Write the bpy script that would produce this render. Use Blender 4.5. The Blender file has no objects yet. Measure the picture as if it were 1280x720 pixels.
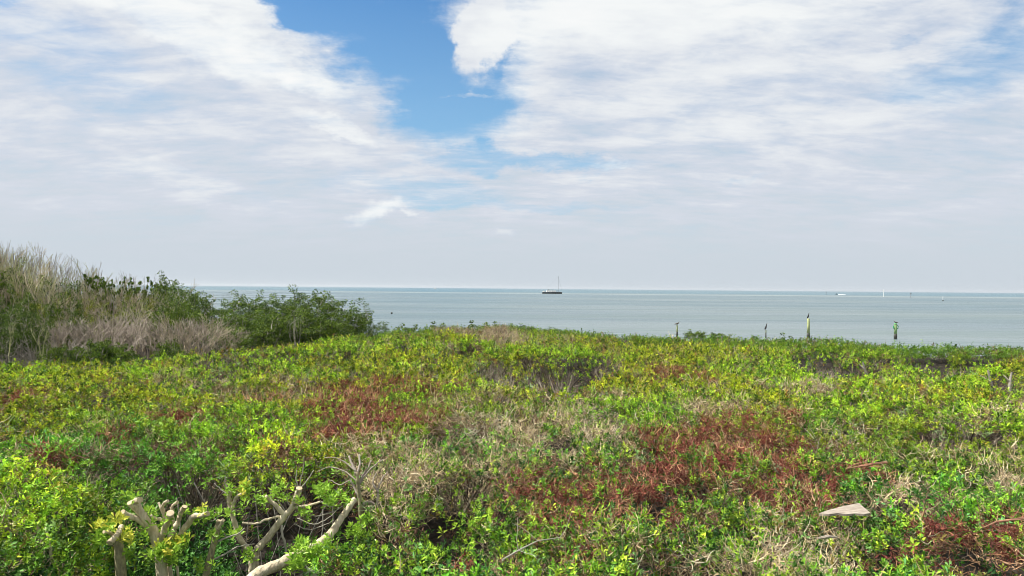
import bpy, bmesh, math, random
import numpy as np
from mathutils import Vector, Matrix, Euler
random.seed(7); rng = np.random.default_rng(11)
S = bpy.context.scene
COL = S.collection
R = math.radians

# ------------------------------------------------------------------ camera
F = 853.3                       # focal length in photo pixels (1280 wide)
CAMZ = 5.0
ROLL = 0.0087; PITCH = R(0.02)
cam_d = bpy.data.cameras.new('camera'); cam = bpy.data.objects.new('camera', cam_d); COL.objects.link(cam)
cam_d.sensor_width = 36; cam_d.lens = F/1280*36
cam_d.clip_start = 0.1; cam_d.clip_end = 60000
_f = Vector((0, math.cos(PITCH), math.sin(PITCH)))
_r = Vector((math.cos(ROLL), 0, math.sin(ROLL))); _u = _r.cross(_f).normalized(); _r = _f.cross(_u).normalized()
M3 = Matrix((_r, _u, -_f)).transposed()
cam.matrix_world = Matrix.Translation((0, 0, CAMZ)) @ M3.to_4x4()
S.camera = cam
S.cycles.filter_width = 0.9
S.render.resolution_x = 1024; S.render.resolution_y = 576

def ray(px, py):
    return M3 @ Vector(((px-640)/F, (360-py)/F, -1))
def at(px, py, z=None, y=None):
    """world point seen at photo pixel (px, py), on height z or at depth y"""
    d = ray(px, py)
    t = (z-CAMZ)/d.z if z is not None else y/d.y
    return Vector((0, 0, CAMZ)) + d*t
A3 = np.array(M3)
def pix(x, y, z):
    q = np.stack([x, y, z-CAMZ], -1) @ A3
    return 640 + F*q[..., 0]/-q[..., 2], 360 - F*q[..., 1]/-q[..., 2]

# ------------------------------------------------------------------ light
SUN_EL, SUN_AZ = R(57), R(-92)        # azimuth from +Y towards +X: behind the camera, from the left
sd = bpy.data.lights.new('sun', 'SUN'); sun = bpy.data.objects.new('sun', sd); COL.objects.link(sun)
sd.energy = 5.0; sd.angle = R(1.0); sd.color = (1, 0.955, 0.88)
sdir = Vector((math.sin(SUN_AZ)*math.cos(SUN_EL), math.cos(SUN_AZ)*math.cos(SUN_EL), math.sin(SUN_EL)))
sun.rotation_euler = sdir.to_track_quat('Z', 'Y').to_euler()
S.view_settings.view_transform = 'Standard'; S.view_settings.look = 'None'
S.view_settings.exposure = 0.7; S.view_settings.gamma = 1.0

# ------------------------------------------------------------------ sky
W = bpy.data.worlds.new('World'); S.world = W; W.use_nodes = True
wt = W.node_tree; wt.nodes.clear(); L = wt.links.new
def nd(tree, typ, **kw):
    n = tree.nodes.new(typ)
    for k, v in kw.items(): setattr(n, k, v)
    return n
def mth(tree, op, a, b=None, c=None, clamp=False):
    n = tree.nodes.new('ShaderNodeMath'); n.operation = op; n.use_clamp = clamp
    for i, v in enumerate((a, b, c)):
        if v is None: continue
        if isinstance(v, (int, float)): n.inputs[i].default_value = v
        else: tree.links.new(v, n.inputs[i])
    return n.outputs[0]
def mixc(tree, fac, a, b, mode='MIX'):
    n = tree.nodes.new('ShaderNodeMix'); n.data_type = 'RGBA'; n.blend_type = mode
    for i, v in ((0, fac), (6, a), (7, b)):
        if isinstance(v, (int, float)): n.inputs[i].default_value = v
        elif isinstance(v, tuple): n.inputs[i].default_value = (*v[:3], 1)
        else: tree.links.new(v, n.inputs[i])
    return n.outputs[2]
def mrange(tree, v, a, b, c, d, smooth=True):
    n = tree.nodes.new('ShaderNodeMapRange'); n.interpolation_type = 'SMOOTHSTEP' if smooth else 'LINEAR'
    tree.links.new(v, n.inputs[0])
    for i, x in enumerate((a, b, c, d)): n.inputs[i+1].default_value = x
    return n.outputs[0]
SK = 0.1
sky = nd(wt, 'ShaderNodeTexSky', sky_type='NISHITA', sun_disc=False, sun_elevation=SUN_EL, sun_rotation=SUN_AZ % (2*math.pi))
sky.air_density = 1.0; sky.dust_density = 0.6; sky.ozone_density = 2.0; sky.altitude = 10
tc = nd(wt, 'ShaderNodeTexCoord'); sp = nd(wt, 'ShaderNodeSeparateXYZ'); L(tc.outputs['Generated'], sp.inputs[0])
az = mth(wt, 'ARCTAN2', sp.outputs[0], sp.outputs[1]); el = mth(wt, 'ARCSINE', sp.outputs[2])
cb = nd(wt, 'ShaderNodeCombineXYZ'); L(az, cb.inputs[0]); L(el, cb.inputs[1])
UV = cb.outputs[0]
def noise(tree, vec, scale, detail=5, rough=0.55, mapping=None, dist=0.0):
    if mapping:
        m = nd(tree, 'ShaderNodeMapping'); m.inputs['Scale'].default_value = mapping[0]; m.inputs['Rotation'].default_value = (0, 0, mapping[1])
        if len(mapping) > 2: m.inputs['Location'].default_value = mapping[2]
        tree.links.new(vec, m.inputs[0]); vec = m.outputs[0]
    n = nd(tree, 'ShaderNodeTexNoise'); n.inputs['Scale'].default_value = scale; n.inputs['Detail'].default_value = detail
    n.inputs['Roughness'].default_value = rough; n.inputs['Distortion'].default_value = dist
    tree.links.new(vec, n.inputs['Vector']); return n
# clouds flow in a flat layer far above: project the view ray on it for the fine structure
up = mth(wt, 'MAXIMUM', sp.outputs[2], 0.0); den = mth(wt, 'ADD', up, 0.16)
pc = nd(wt, 'ShaderNodeCombineXYZ'); L(mth(wt, 'DIVIDE', sp.outputs[0], den), pc.inputs[0]); L(mth(wt, 'DIVIDE', sp.outputs[1], den), pc.inputs[1])
PL = pc.outputs[0]
wn = noise(wt, UV, 5.5, 6, 0.62, ((1, 1.9, 1), 0))
wv = nd(wt, 'ShaderNodeVectorMath', operation='SUBTRACT'); L(wn.outputs['Color'], wv.inputs[0]); wv.inputs[1].default_value = (.5, .5, .5)
wv2 = nd(wt, 'ShaderNodeVectorMath', operation='MULTIPLY'); L(wv.outputs[0], wv2.inputs[0]); wv2.inputs[1].default_value = (0.26, 0.15, 0)
wv3 = nd(wt, 'ShaderNodeVectorMath', operation='ADD'); L(UV, wv3.inputs[0]); L(wv2.outputs[0], wv3.inputs[1])
UVW = wv3.outputs[0]
wf = noise(wt, UV, 16, 5, 0.65); wf1 = nd(wt, 'ShaderNodeVectorMath', operation='SUBTRACT'); L(wf.outputs['Color'], wf1.inputs[0]); wf1.inputs[1].default_value = (.5, .5, .5)
wf2 = nd(wt, 'ShaderNodeVectorMath', operation='MULTIPLY'); L(wf1.outputs[0], wf2.inputs[0]); wf2.inputs[1].default_value = (0.11, 0.05, 0)
wf3 = nd(wt, 'ShaderNodeVectorMath', operation='ADD'); L(UV, wf3.inputs[0]); L(wf2.outputs[0], wf3.inputs[1]); UVF = wf3.outputs[0]
def azel(px, py):
    d = ray(px, py).normalized(); return math.atan2(d.x, d.y), math.asin(d.z)
def blob(px, py, rx, ry, rot, amp, vec=None, inner=0.25):
    a, e = azel(px, py); ax, _ = azel(px+rx, py); _, ey = azel(px, py-ry)
    m = nd(wt, 'ShaderNodeMapping', vector_type='TEXTURE')
    m.inputs['Location'].default_value = (a, e, 0); m.inputs['Rotation'].default_value = (0, 0, R(rot))
    m.inputs['Scale'].default_value = (abs(ax-a), abs(ey-e), 1); L(vec or UVW, m.inputs[0])
    l = nd(wt, 'ShaderNodeVectorMath', operation='LENGTH'); L(m.outputs[0], l.inputs[0])
    return mrange(wt, l.outputs['Value'], inner, 1.0, amp, 0.0)
def total(items):
    t = items[0]
    for i in items[1:]: t = mth(wt, 'ADD', t, i)
    return t
n_str = noise(wt, PL, 1.9, 8, 0.62, ((1.0, 2.0, 1), R(-24), (3.1, 1.7, 0)), 0.4).outputs[0]
n_fine = noise(wt, PL, 7.5, 7, 0.65, ((0.75, 1.7, 1), R(-18)), 0.3).outputs[0]
n_str2 = noise(wt, UV, 7.0, 7, 0.6, ((0.7, 2.6, 1), R(8)), 0.4).outputs[0]
gaps = total([blob(480, 30, 165, 95, -28, 1.05), blob(580, 118, 115, 85, 20, 0.75), blob(570, 150, 120, 45, 0, 0.75, UVF), blob(350, -5, 110, 32, -15, .5), blob(530, 30, 60, 70, 0, .6, UVF), blob(622, 66, 26, 26, 30, .45, UVW), blob(370, -10, 150, 50, -10, 0.8), blob(480, 95, 110, 60, -25, 0.3),
              blob(650, 202, 200, 16, 0, 0.6), blob(1220, 90, 210, 85, 15, 0.56), blob(1290, 40, 70, 40, 20, 0.25),
              blob(520, 240, 170, 30, 0, 0.42), blob(640, 262, 190, 14, 0, 0.4), blob(950, 214, 60, 9, 8, 0.3),
              blob(1125, 42, 50, 9, 15, 0.25), blob(90, 75, 200, 55, -14, 0.22), blob(0, 0, 60, 20, 0, 0.5), blob(600, -30, 200, 60, 0, 0.6)])
fill = total([blob(600, 50, 38, 78, -25, 1.3, UVF, 0.3), blob(575, 103, 28, 8, 0, 0.5), blob(500, 140, 50, 14, 15, 0.25), blob(800, 20, 150, 90, 0, 0.3)])
cov = mth(wt, 'ADD', mth(wt, 'SUBTRACT', 0.92, gaps), fill)
cov = mth(wt, 'ADD', cov, mth(wt, 'MULTIPLY', mth(wt, 'SUBTRACT', n_str, 0.5), 0.75))
cov = mth(wt, 'ADD', cov, mth(wt, 'MULTIPLY', mth(wt, 'SUBTRACT', n_fine, 0.5), 0.95))
cov = mth(wt, 'ADD', cov, mth(wt, 'MULTIPLY', mth(wt, 'SUBTRACT', n_str2, 0.5), 1.0))
cov = mrange(wt, cov, -0.22, 1.08, 0.02, 1.0)
# brightness of the cloud sheet
bri = total([blob(235, 35, 260, 38, -14, 0.36), blob(370, 75, 120, 36, -20, 0.34), blob(430, 152, 85, 14, -6, 0.28), blob(640, 60, 60, 80, 0, 0.15),
             blob(490, 256, 52, 19, 10, .62, UVF, 0.0), blob(452, 271, 48, 15, 18, 0.5, UVF, 0.0), blob(525, 268, 26, 8, -20, 0.35, UVF, 0.0), blob(250, 238, 150, 22, -10, 0.15),
             blob(632, 291, 26, 10, 0, 0.45, UVF, 0), blob(800, 20, 420, 80, 0, 0.24), blob(740, 203, 70, 6, 0, 0.25), blob(230, 260, 45, 20, 0, 0.10), blob(900, 130, 300, 90, 0, 0.10)])
bri = mth(wt, 'ADD', bri, mth(wt, 'MULTIPLY', mth(wt, 'SUBTRACT', n_str, 0.5), 0.9))
bri = mth(wt, 'ADD', bri, mth(wt, 'MULTIPLY', mth(wt, 'SUBTRACT', n_str2, 0.5), 0.8))
bri = mth(wt, 'ADD', bri, mth(wt, 'MULTIPLY', mth(wt, 'SUBTRACT', n_fine, 0.5), 0.42))
hi = mrange(wt, el, 0.0, 0.36, 0.0, 0.30, False)
bri = mth(wt, 'ADD', bri, hi); fade = mrange(wt, el, 0.0, 0.16, 0.30, 1.0)
bri = mth(wt, 'MULTIPLY', mth(wt, 'MAXIMUM', bri, -0.05), fade)
def k(r, g, b, s=1/SK):
    f = lambda c: ((c/255+0.055)/1.055)**2.4 if c > 10 else c/255/12.92
    s = s*0.6156
    return (f(r)*s, f(g)*s, f(b)*s)
cr = nd(wt, 'ShaderNodeValToRGB'); L(bri, cr.inputs[0])
E = cr.color_ramp.elements
E[0].position = 0.0; E[0].color = (*k(209, 216, 225, 1), 1); E[1].position = 1.0; E[1].color = (*k(253, 253, 252, 1), 1)
e = E.new(0.15); e.color = (*k(213, 219, 230, 1), 1); e = E.new(0.36); e.color = (*k(230, 234, 239, 1), 1); e = E.new(0.6); e.color = (*k(243, 246, 247, 1), 1)
ccol = mixc(wt, 1.0, cr.outputs[0], (1/SK, 1/SK, 1/SK), 'MULTIPLY')
hs = nd(wt, 'ShaderNodeHueSaturation'); hs.inputs['Saturation'].default_value = 1.38; hs.inputs['Value'].default_value = 0.89; L(sky.outputs[0], hs.inputs['Color'])
skyc = mixc(wt, cov, hs.outputs[0], ccol)
skyc = mixc(wt, mrange(wt, el, 0.14, 0.46, 0.62, 0.0, False), skyc, mixc(wt, cov, k(160, 205, 232), ccol))
hz = mrange(wt, el, 0.0, 0.12, 1.0, 0.0)
skyc = mixc(wt, hz, skyc, k(202, 212, 221))
lowmask = mrange(wt, el, -0.02, 0.0, 1.0, 0.0)
skyc = mixc(wt, lowmask, skyc, k(150, 170, 175))
bg = nd(wt, 'ShaderNodeBackground'); bg.inputs[1].default_value = SK; L(skyc, bg.inputs[0])
wo = nd(wt, 'ShaderNodeOutputWorld'); L(bg.outputs[0], wo.inputs[0])
W.cycles.sampling_method = 'MANUAL'; W.cycles.sample_map_resolution = 512

# ------------------------------------------------------------------ materials
def material(name):
    m = bpy.data.materials.new(name); m.use_nodes = True; t = m.node_tree
    b = t.nodes['Principled BSDF']; return m, t, b
def plain(name, c1, c2, scale=8, rough=0.7, stretch=(1, 1, 1), bump=0.3, spec=0.3):
    m, t, b = material(name)
    o = nd(t, 'ShaderNodeTexCoord')
    n = noise(t, o.outputs['Object'], scale, 5, 0.6, (stretch, 0)).outputs[0]
    n = mrange(t, n, 0.32, 0.68, 0, 1)
    t.links.new(mixc(t, n, c1, c2), b.inputs['Base Color']); b.inputs['Roughness'].default_value = rough
    b.inputs['Specular IOR Level'].default_value = spec
    bp = nd(t, 'ShaderNodeBump'); bp.inputs['Strength'].default_value = bump; bp.inputs['Distance'].default_value = 0.03
    t.links.new(n, bp.inputs['Height']); t.links.new(bp.outputs[0], b.inputs['Normal'])
    return m
def leafmat(name, attr=True, c=(0.1, 0.2, 0.03), c2=(0.2, 0.3, 0.04), rough=0.5, transl=0.15, spec=0.22):
    m, t, b = material(name)
    g = nd(t, 'ShaderNodeNewGeometry')
    if attr:
        a = nd(t, 'ShaderNodeAttribute', attribute_type='INSTANCER', attribute_name='tint'); base = a.outputs['Color']
    else:
        o = nd(t, 'ShaderNodeObjectInfo'); tcx = nd(t, 'ShaderNodeTexCoord')
        n = noise(t, tcx.outputs['Object'], 1.3, 3).outputs[0]
        base = mixc(t, mrange(t, mth(t, 'ADD', n, mth(t, 'MULTIPLY', mth(t, 'SUBTRACT', g.outputs['Random Per Island'], 0.5), 0.5)), 0.3, 0.75, 0, 1), c, c2)
        base = mixc(t, mrange(t, o.outputs['Random'], 0, 1, 0, 0.35), base, (c[0]*1.7, c[1]*1.05, c[2]*0.9))
    v = mrange(t, g.outputs['Random Per Island'], 0, 1, 0.45, 1.55, False)
    h = nd(t, 'ShaderNodeHueSaturation'); t.links.new(v, h.inputs['Value']); t.links.new(base, h.inputs['Color'])
    t.links.new(h.outputs[0], b.inputs['Base Color']); b.inputs['Roughness'].default_value = rough
    b.inputs['Specular IOR Level'].default_value = spec
    if transl:
        tr = nd(t, 'ShaderNodeBsdfTranslucent'); t.links.new(h.outputs[0], tr.inputs[0])
        mx = nd(t, 'ShaderNodeMixShader'); mx.inputs[0].default_value = transl
        t.links.new(b.outputs[0], mx.inputs[1]); t.links.new(tr.outputs[0], mx.inputs[2])
        t.links.new(mx.outputs[0], t.nodes['Material Output'].inputs[0])
    return m
M_leaf = leafmat('leaf'); M_dead = leafmat('dead_leaf', rough=0.7, transl=0.08, spec=0.15)
M_twig = leafmat('twig_tint', rough=0.8, transl=0, spec=0.15)
M_mang = leafmat('mangrove_leaf', False, (0.035, 0.085, 0.008), (0.15, 0.225, 0.018), 0.5, 0.18)
M_mangd = leafmat('dark_leaf', False, (0.035, 0.080, 0.010), (0.11, 0.18, 0.02), 0.5, 0.15)
M_olive = leafmat('olive_leaf', False, (0.12, 0.16, 0.022), (0.27, 0.31, 0.05), 0.55, 0.2)
M_fresh = leafmat('fresh_leaf', False, (0.11, 0.27, 0.03), (0.30, 0.47, 0.05), 0.4, 0.25)
M_yell = leafmat('yellow_leaf', False, (0.30, 0.38, 0.04), (0.55, 0.56, 0.08), 0.4, 0.25)
M_bark = plain('pale_bark', (0.42, 0.345, 0.225), (0.70, 0.61, 0.43), 22, 0.8, (1, 1, 0.35), 0.55)
M_bark2 = plain('mossy_bark', (0.20, 0.175, 0.11), (0.42, 0.37, 0.20), 26, 0.85, (1, 1, 0.4), 0.6)
M_cut = plain('cut_wood', (0.42, 0.33, 0.20), (0.56, 0.46, 0.30), 25, 0.8)
M_grey = plain('grey_twig', (0.26, 0.235, 0.19), (0.46, 0.42, 0.35), 3, 0.85)
M_tan = plain('tan_twig', (0.26, 0.21, 0.14), (0.56, 0.48, 0.34), 2.5, 0.85)
M_pink = plain('brown_twig', (0.22, 0.18, 0.145), (0.44, 0.38, 0.31), 3, 0.85)
M_ash = plain('ash_twig', (0.17, 0.155, 0.13), (0.30, 0.28, 0.24), 1.6, 0.85)
M_lime = plain('lichen_twig', (0.30, 0.30, 0.13), (0.48, 0.47, 0.24), 1.6, 0.85)
M_white = plain('white_paint', (0.72, 0.72, 0.70), (0.80, 0.80, 0.78), 2, 0.4)
M_navy = plain('dark_hull', (0.012, 0.018, 0.025), (0.022, 0.03, 0.036), 2, 0.35)
M_glass = plain('dark_glass', (0.02, 0.025, 0.03), (0.03, 0.035, 0.04), 2, 0.1, spec=0.6)
M_metal = plain('mast_metal', (0.16, 0.17, 0.18), (0.22, 0.23, 0.24), 2, 0.4)
M_canvas = plain('canvas', (0.50, 0.48, 0.42), (0.6, 0.58, 0.52), 5, 0.9)
M_pile = plain('weathered_pile', (0.32, 0.36, 0.16), (0.46, 0.49, 0.25), 6, 0.85, (2, 2, .5))
M_pileg = plain('green_pile', (0.20, 0.34, 0.13), (0.34, 0.46, 0.22), 6, 0.8, (2, 2, .5))
M_green = plain('green_mark', (0.02, 0.30, 0.10), (0.04, 0.40, 0.15), 6, 0.6)
M_wet = plain('wet_pile', (0.02, 0.022, 0.016), (0.05, 0.05, 0.04), 9, 0.5)
M_bird = plain('black_plumage', (0.012, 0.012, 0.014), (0.035, 0.03, 0.028), 30, 0.6)
M_brownbird = plain('brown_plumage', (0.05, 0.04, 0.03), (0.12, 0.10, 0.08), 30, 0.7)
M_beak = plain('beak', (0.35, 0.22, 0.06), (0.45, 0.3, 0.1), 30, 0.5)
M_board = plain('weathered_board', (0.27, 0.225, 0.18), (0.44, 0.38, 0.31), 14, 0.85, (1, 7, 1), 0.5)
M_foam = plain('foam', (0.7, 0.72, 0.72), (0.8, 0.8, 0.8), 2, 0.8)

# ------------------------------------------------------------------ helpers
class MB:
    def __init__(s): s.v = []; s.f = []; s.m = []
    def tube(s, pts, rad, n=5, mat=0, cap=True, capmat=None):
        pts = [Vector(p) for p in pts]; b0 = len(s.v); N = len(pts)
        for i, p in enumerate(pts):
            d = (pts[min(i+1, N-1)]-pts[max(i-1, 0)])
            d = d.normalized() if d.length > 1e-6 else Vector((0, 0, 1))
            a = d.cross(Vector((0.31, 0.12, 0.94)) if abs(d.z) < 0.9 else Vector((1, 0.1, 0))).normalized(); c = d.cross(a)
            r = rad[i] if isinstance(rad, (list, tuple)) else rad
            for j in range(n):
                t = 2*math.pi*j/n; s.v.append(p+(a*math.cos(t)+c*math.sin(t))*r)
        for i in range(N-1):
            for j in range(n):
                a0 = b0+i*n+j; a1 = b0+i*n+(j+1) % n
                s.f.append((a0, a1, a1+n, a0+n)); s.m.append(mat)
        if cap:
            s.f.append(tuple(b0+(N-1)*n+j for j in range(n))); s.m.append(mat if capmat is None else capmat)
            s.f.append(tuple(b0+j for j in reversed(range(n)))); s.m.append(mat)
    def box(s, c, d, rot=0, mat=0, taper=1):
        b0 = len(s.v); ca, sa = math.cos(rot), math.sin(rot)
        for z in (-1, 1):
            for x, y in ((-1, -1), (1, -1), (1, 1), (-1, 1)):
                k_ = taper if z > 0 else 1
                X, Y = x*d[0]/2*k_, y*d[1]/2*k_
                s.v.append(Vector((c[0]+X*ca-Y*sa, c[1]+X*sa+Y*ca, c[2]+z*d[2]/2)))
        for q in ((3, 2, 1, 0), (4, 5, 6, 7), (0, 1, 5, 4), (1, 2, 6, 5), (2, 3, 7, 6), (3, 0, 4, 7)):
            s.f.append(tuple(b0+i for i in q)); s.m.append(mat)
    def leaf(s, base, d, nrm, ln, w, mat=0, curl=0.15):
        d = d.normalized(); side = d.cross(nrm)
        side = side.normalized() if side.length > 1e-5 else Vector((1, 0, 0)); n = side.cross(d)
        b0 = len(s.v); mid = base+d*ln*0.60-n*w*0.14
        s.v += [base, base+d*ln*0.62+side*w/2+n*w*0.10, mid, base+d*ln*0.62-side*w/2+n*w*0.10, base+d*ln-n*ln*curl]
        s.f += [(b0, b0+1, b0+2), (b0, b0+2, b0+3), (b0+1, b0+4, b0+2), (b0+2, b0+4, b0+3)]; s.m += [mat]*4
    def quadleaf(s, c, d, nrm, ln, w, mat=0):
        d = d.normalized(); side = d.cross(nrm)
        side = side.normalized() if side.length > 1e-5 else Vector((1, 0, 0))
        b0 = len(s.v); s.v += [c-d*ln/2, c+side*w/2+d*ln*.1, c+d*ln/2, c-side*w/2+d*ln*.1]
        s.f.append((b0, b0+1, b0+2, b0+3)); s.m.append(mat)
    def mesh(s, name, mats, smooth=False):
        me = bpy.data.meshes.new(name); me.from_pydata([tuple(v) for v in s.v], [], s.f)
        for m in (mats if isinstance(mats, (list, tuple)) else [mats]): me.materials.append(m)
        me.polygons.foreach_set('material_index', s.m)
        if smooth: me.polygons.foreach_set('use_smooth', [True]*len(s.f))
        me.update(); return me
    def build(s, name, mats, parent=None, smooth=False):
        return obj(name, s.mesh(name, mats, smooth), parent)
def obj(name, me, parent=None, loc=None):
    o = bpy.data.objects.new(name, me); COL.objects.link(o)
    if parent: o.parent = parent
    if loc is not None: o.location = loc
    return o
def tag(o, label=None, cat=None, group=None, kind=None):
    for k_, v in (('label', label), ('category', cat), ('group', group), ('kind', kind)):
        if v: o[k_] = v
    return o
def thing(name, loc, label, cat, group=None, rz=0):
    e = bpy.data.objects.new(name, None); COL.objects.link(e); e.location = loc; e.rotation_euler = (0, 0, rz); e.empty_display_size = .2
    return tag(e, label, cat, group)
def copy_tree(o, parent=None):
    c = o.copy(); COL.objects.link(c)
    if parent: c.parent = parent
    for ch in o.children: copy_tree(ch, c)
    return c
def rv(s=1): return Vector((random.gauss(0, 1), random.gauss(0, 1), random.gauss(0, 1))).normalized()*s
def wander(p, d, ln, n=4, wob=0.12, lift=0.0):
    pts = [Vector(p)]; d = Vector(d).normalized()
    for i in range(n):
        d = (d+rv(wob)+Vector((0, 0, lift))).normalized(); pts.append(pts[-1]+d*ln/n)
    return pts

_perm = rng.random((256, 256))
def vn(x, y, seed=0):
    x = x+seed*17.3; y = y+seed*9.7
    xi = np.floor(x).astype(int); yi = np.floor(y).astype(int); fx = x-xi; fy = y-yi
    fx = fx*fx*(3-2*fx); fy = fy*fy*(3-2*fy)
    g = lambda a, b: _perm[a % 256, b % 256]
    return (g(xi, yi)*(1-fx)+g(xi+1, yi)*fx)*(1-fy)+(g(xi, yi+1)*(1-fx)+g(xi+1, yi+1)*fx)*fy
def fbm(x, y, seed=0, o=4):
    t = 0; a = 1; s = 0
    for i in range(o):
        t = t+a*vn(x*2**i, y*2**i, seed+i*3); s += a; a *= 0.55
    return t/s
def ss(x, a, b):
    t = np.clip((x-a)/(b-a), 0, 1); return t*t*(3-2*t)

# ------------------------------------------------------------------ the lie of the land
ZC = 2.8
EDGE = [(-700, 447), (0, 447), (100, 445), (190, 440), (250, 432), (320, 427), (400, 419), (440, 414), (480, 413), (520, 411), (560, 408), (640, 407), (690, 410), (760, 414), (860, 418), (950, 421), (1050, 424), (1119, 427), (1200, 431), (1280, 431), (1700, 437)]
_ep = np.array([tuple(at(px, py, z=ZC+0.11))[:2] for px, py in EDGE])
_ang = np.arctan2(_ep[:, 0], _ep[:, 1]); _dst = np.hypot(_ep[:, 0], _ep[:, 1])
def edge_d(x, y): return np.interp(np.arctan2(x, y), _ang, _dst)
RED = [(460,480,80,8),(440,488,70,5),(480,512,85,14),(430,537,55,10),(140,552,34,9),(60,590,26,7),(735,600,105,20),(690,602,55,14),(770,625,60,22),(900,535,85,16),(930,556,70,20),(870,580,75,9),(1000,598,60,22),(1060,585,50,10),(1235,690,50,26),(1260,650,30,14),(1110,680,60,9),(1180,655,45,12),(730,680,20,14),(580,697,25,10),(25,490,26,6),(200,520,45,7),(520,472,30,4),(930,515,55,10),(860,466,45,4),(700,640,40,10),(820,610,40,14),(330,500,30,4),(560,480,20,4),(1240,670,40,8),(350,560,24,9)]
DRY = [(520,560,85,30),(440,565,40,24),(590,535,70,22),(700,512,60,10),(610,500,60,8),(600,575,50,16),(960,695,85,26),(1060,700,60,20),(1010,655,60,14),(1225,555,70,15),(850,690,50,16),(1265,590,30,16),(250,473,40,4),(390,497,55,8),(690,490,60,5),(1010,480,50,7),(740,530,50,10),(640,545,60,20),(800,680,40,14),(470,600,26,20),(130,575,30,10),(1120,600,30,10),(1190,620,40,6),(360,475,30,4),(900,500,40,6),(760,660,30,12),(1100,475,40,5),(1060,660,40,10),(700,560,40,10)]
HOL = [(678,466,62,12,1),(735,458,34,9,.8),(620,457,26,6,.7),(385,443,42,6,1),(335,440,26,3,.8),(288,448,34,5,.9),(255,455,24,4,.9),(430,447,22,4,.8),(1040,453,42,8,1),(1075,455,34,8,1),(1005,452,16,5,.7),(1190,463,22,4,.7),(1235,449,34,4,.8),(1155,444,30,3,.6),(1180,452,50,4,.6),(1120,454,30,4,.6),(1255,540,40,6,.6),(1180,536,40,6,.6),(560,630,28,15,.9),(590,600,40,12,.3),(455,418,12,2,.8),(570,440,20,4,.4),(165,480,22,4,.5),(1095,700,30,10,.4),(225,600,40,9,.5),(165,590,40,8,.3),(860,425,10,2,.5),(500,436,14,3,.6),(590,434,14,3,.5),(1262,476,22,10,.7),(640,640,20,8,.4)]
CAV = [(335,645,88,46),(400,618,54,34),(300,690,80,60),(260,618,52,28),(330,760,70,60)]
LOW = [(205,700,110,62),(215,800,120,120),(150,760,60,120),(300,800,70,120)]
PAT = [(605,418,42,4),(555,414,16,3),(625,424,30,5)]
def mask(lst, X, Y, wob, soft=0.45):
    m = np.zeros_like(X)
    for e in lst:
        a = e[4] if len(e) > 4 else 1.0
        r = np.sqrt(((X-e[0])/e[2])**2+((Y-e[1])/e[3])**2)+wob
        m = np.maximum(m, a*(1-ss(r, 1-soft, 1+soft)))
    return m
CAVW = [(a[0], a[1]-8, a[2]*1.2, a[3]*1.25) for a in CAV]
HOL = [(a[0], a[1], a[2]*1.1, a[3]*(1.45 if a[1] < 500 else 1.1), min(1, a[4]*1.2)) for a in HOL]
HOLW = [(a[0], a[1]+3, a[2]*1.15+2, a[3]*1.7+4, 1.0) for a in HOL]
def fields(x, y):
    X, Y = pix(x, y, np.full_like(x, ZC+0.05))
    w1 = (fbm(x*1.1, y*1.1, 5)-0.5)*1.3+(vn(x*5, y*5, 7)-.5)*.5; w2 = (fbm(x*1.6, y*1.6, 21)-0.5)*2.2+(vn(x*5, y*5, 9)-.5)*.6
    rim = ss(edge_d(x, y)-np.hypot(x, y), 1.6, 3.0)
    return X, Y, mask(RED, X, Y, w1, .7), mask(DRY, X, Y, w2, .8), np.maximum(mask(HOL, X, Y, w1*0.35, 0.25), .85*ss(fbm(x/.85, y/.6, 101, 3), .60, .70))*rim, mask(CAV, X, Y, w2*0.15, 0.12), mask(PAT, X, Y, w1*.4)
def height(x, y, hol, cav, X, Y):
    h = ZC+0.32*(fbm(x/3.6, y/3.0, 1, 2)-0.5)+0.26*(fbm(x/1.15, y/1.0, 2, 2)-0.5)+0.20*(vn(x/0.42, y/0.42, 8)-0.5)
    h = h-1.1*hol-1.0*cav-1.0*mask(LOW, X, Y, 0.0, .25)
    h = h-0.16*(1-ss(edge_d(x, y)-np.hypot(x, y), .5, 4))
    far = ss(np.hypot(x, y), 14, 26)
    h = h+0.20*far*(fbm(x/0.9, y/1.4, 33, 2)-0.5)
    h = h+0.24*np.exp(-(((X-45)/70)**2+((Y-630)/40)**2))+0.22*np.exp(-(((X-350)/50)**2+((Y-575)/16)**2))
    return h

# ------------------------------------------------------------------ ground and water
def grid(name, xs, ys, fz, mat):
    vs = [(x, y, fz(x, y)) for y in ys for x in xs]; nx = len(xs)
    fs = [(j*nx+i, j*nx+i+1, (j+1)*nx+i+1, (j+1)*nx+i) for j in range(len(ys)-1) for i in range(nx-1)]
    me = bpy.data.meshes.new(name); me.from_pydata(vs, [], fs); me.materials.append(mat)
    me.polygons.foreach_set('use_smooth', [True]*len(fs)); return obj(name, me)
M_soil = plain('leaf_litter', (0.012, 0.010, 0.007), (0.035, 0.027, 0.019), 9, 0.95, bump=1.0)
def shore(x):
    # distance north at which the land meets the water
    return float(np.interp(x, [-90, -40, -22, -12, -6, 0, 8, 15, 25, 60], [75, 70, 62, 46, 42, 42, 38, 33, 30, 26]))
def gz(x, y):
    t = shore(x)-y
    rise = 1.25*min(1, max(0, (y-9)/7))*min(1, max(0, (t-1)/3))
    rise += 0.75*min(1, max(0, (y-21)/4))*min(1, max(0, (t-1)/2))*min(1, max(0, (x+1)/4))
    return rise+min(0.45, max(-0.8, t*0.14))+0.10*math.sin(x*0.7+y*.3)*math.cos(y*0.55) if t > -12 else -1.2
g = grid('ground', list(np.linspace(-90, 70, 121)), list(np.linspace(-40, 90, 101)), gz, M_soil); tag(g, kind='structure')

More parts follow.
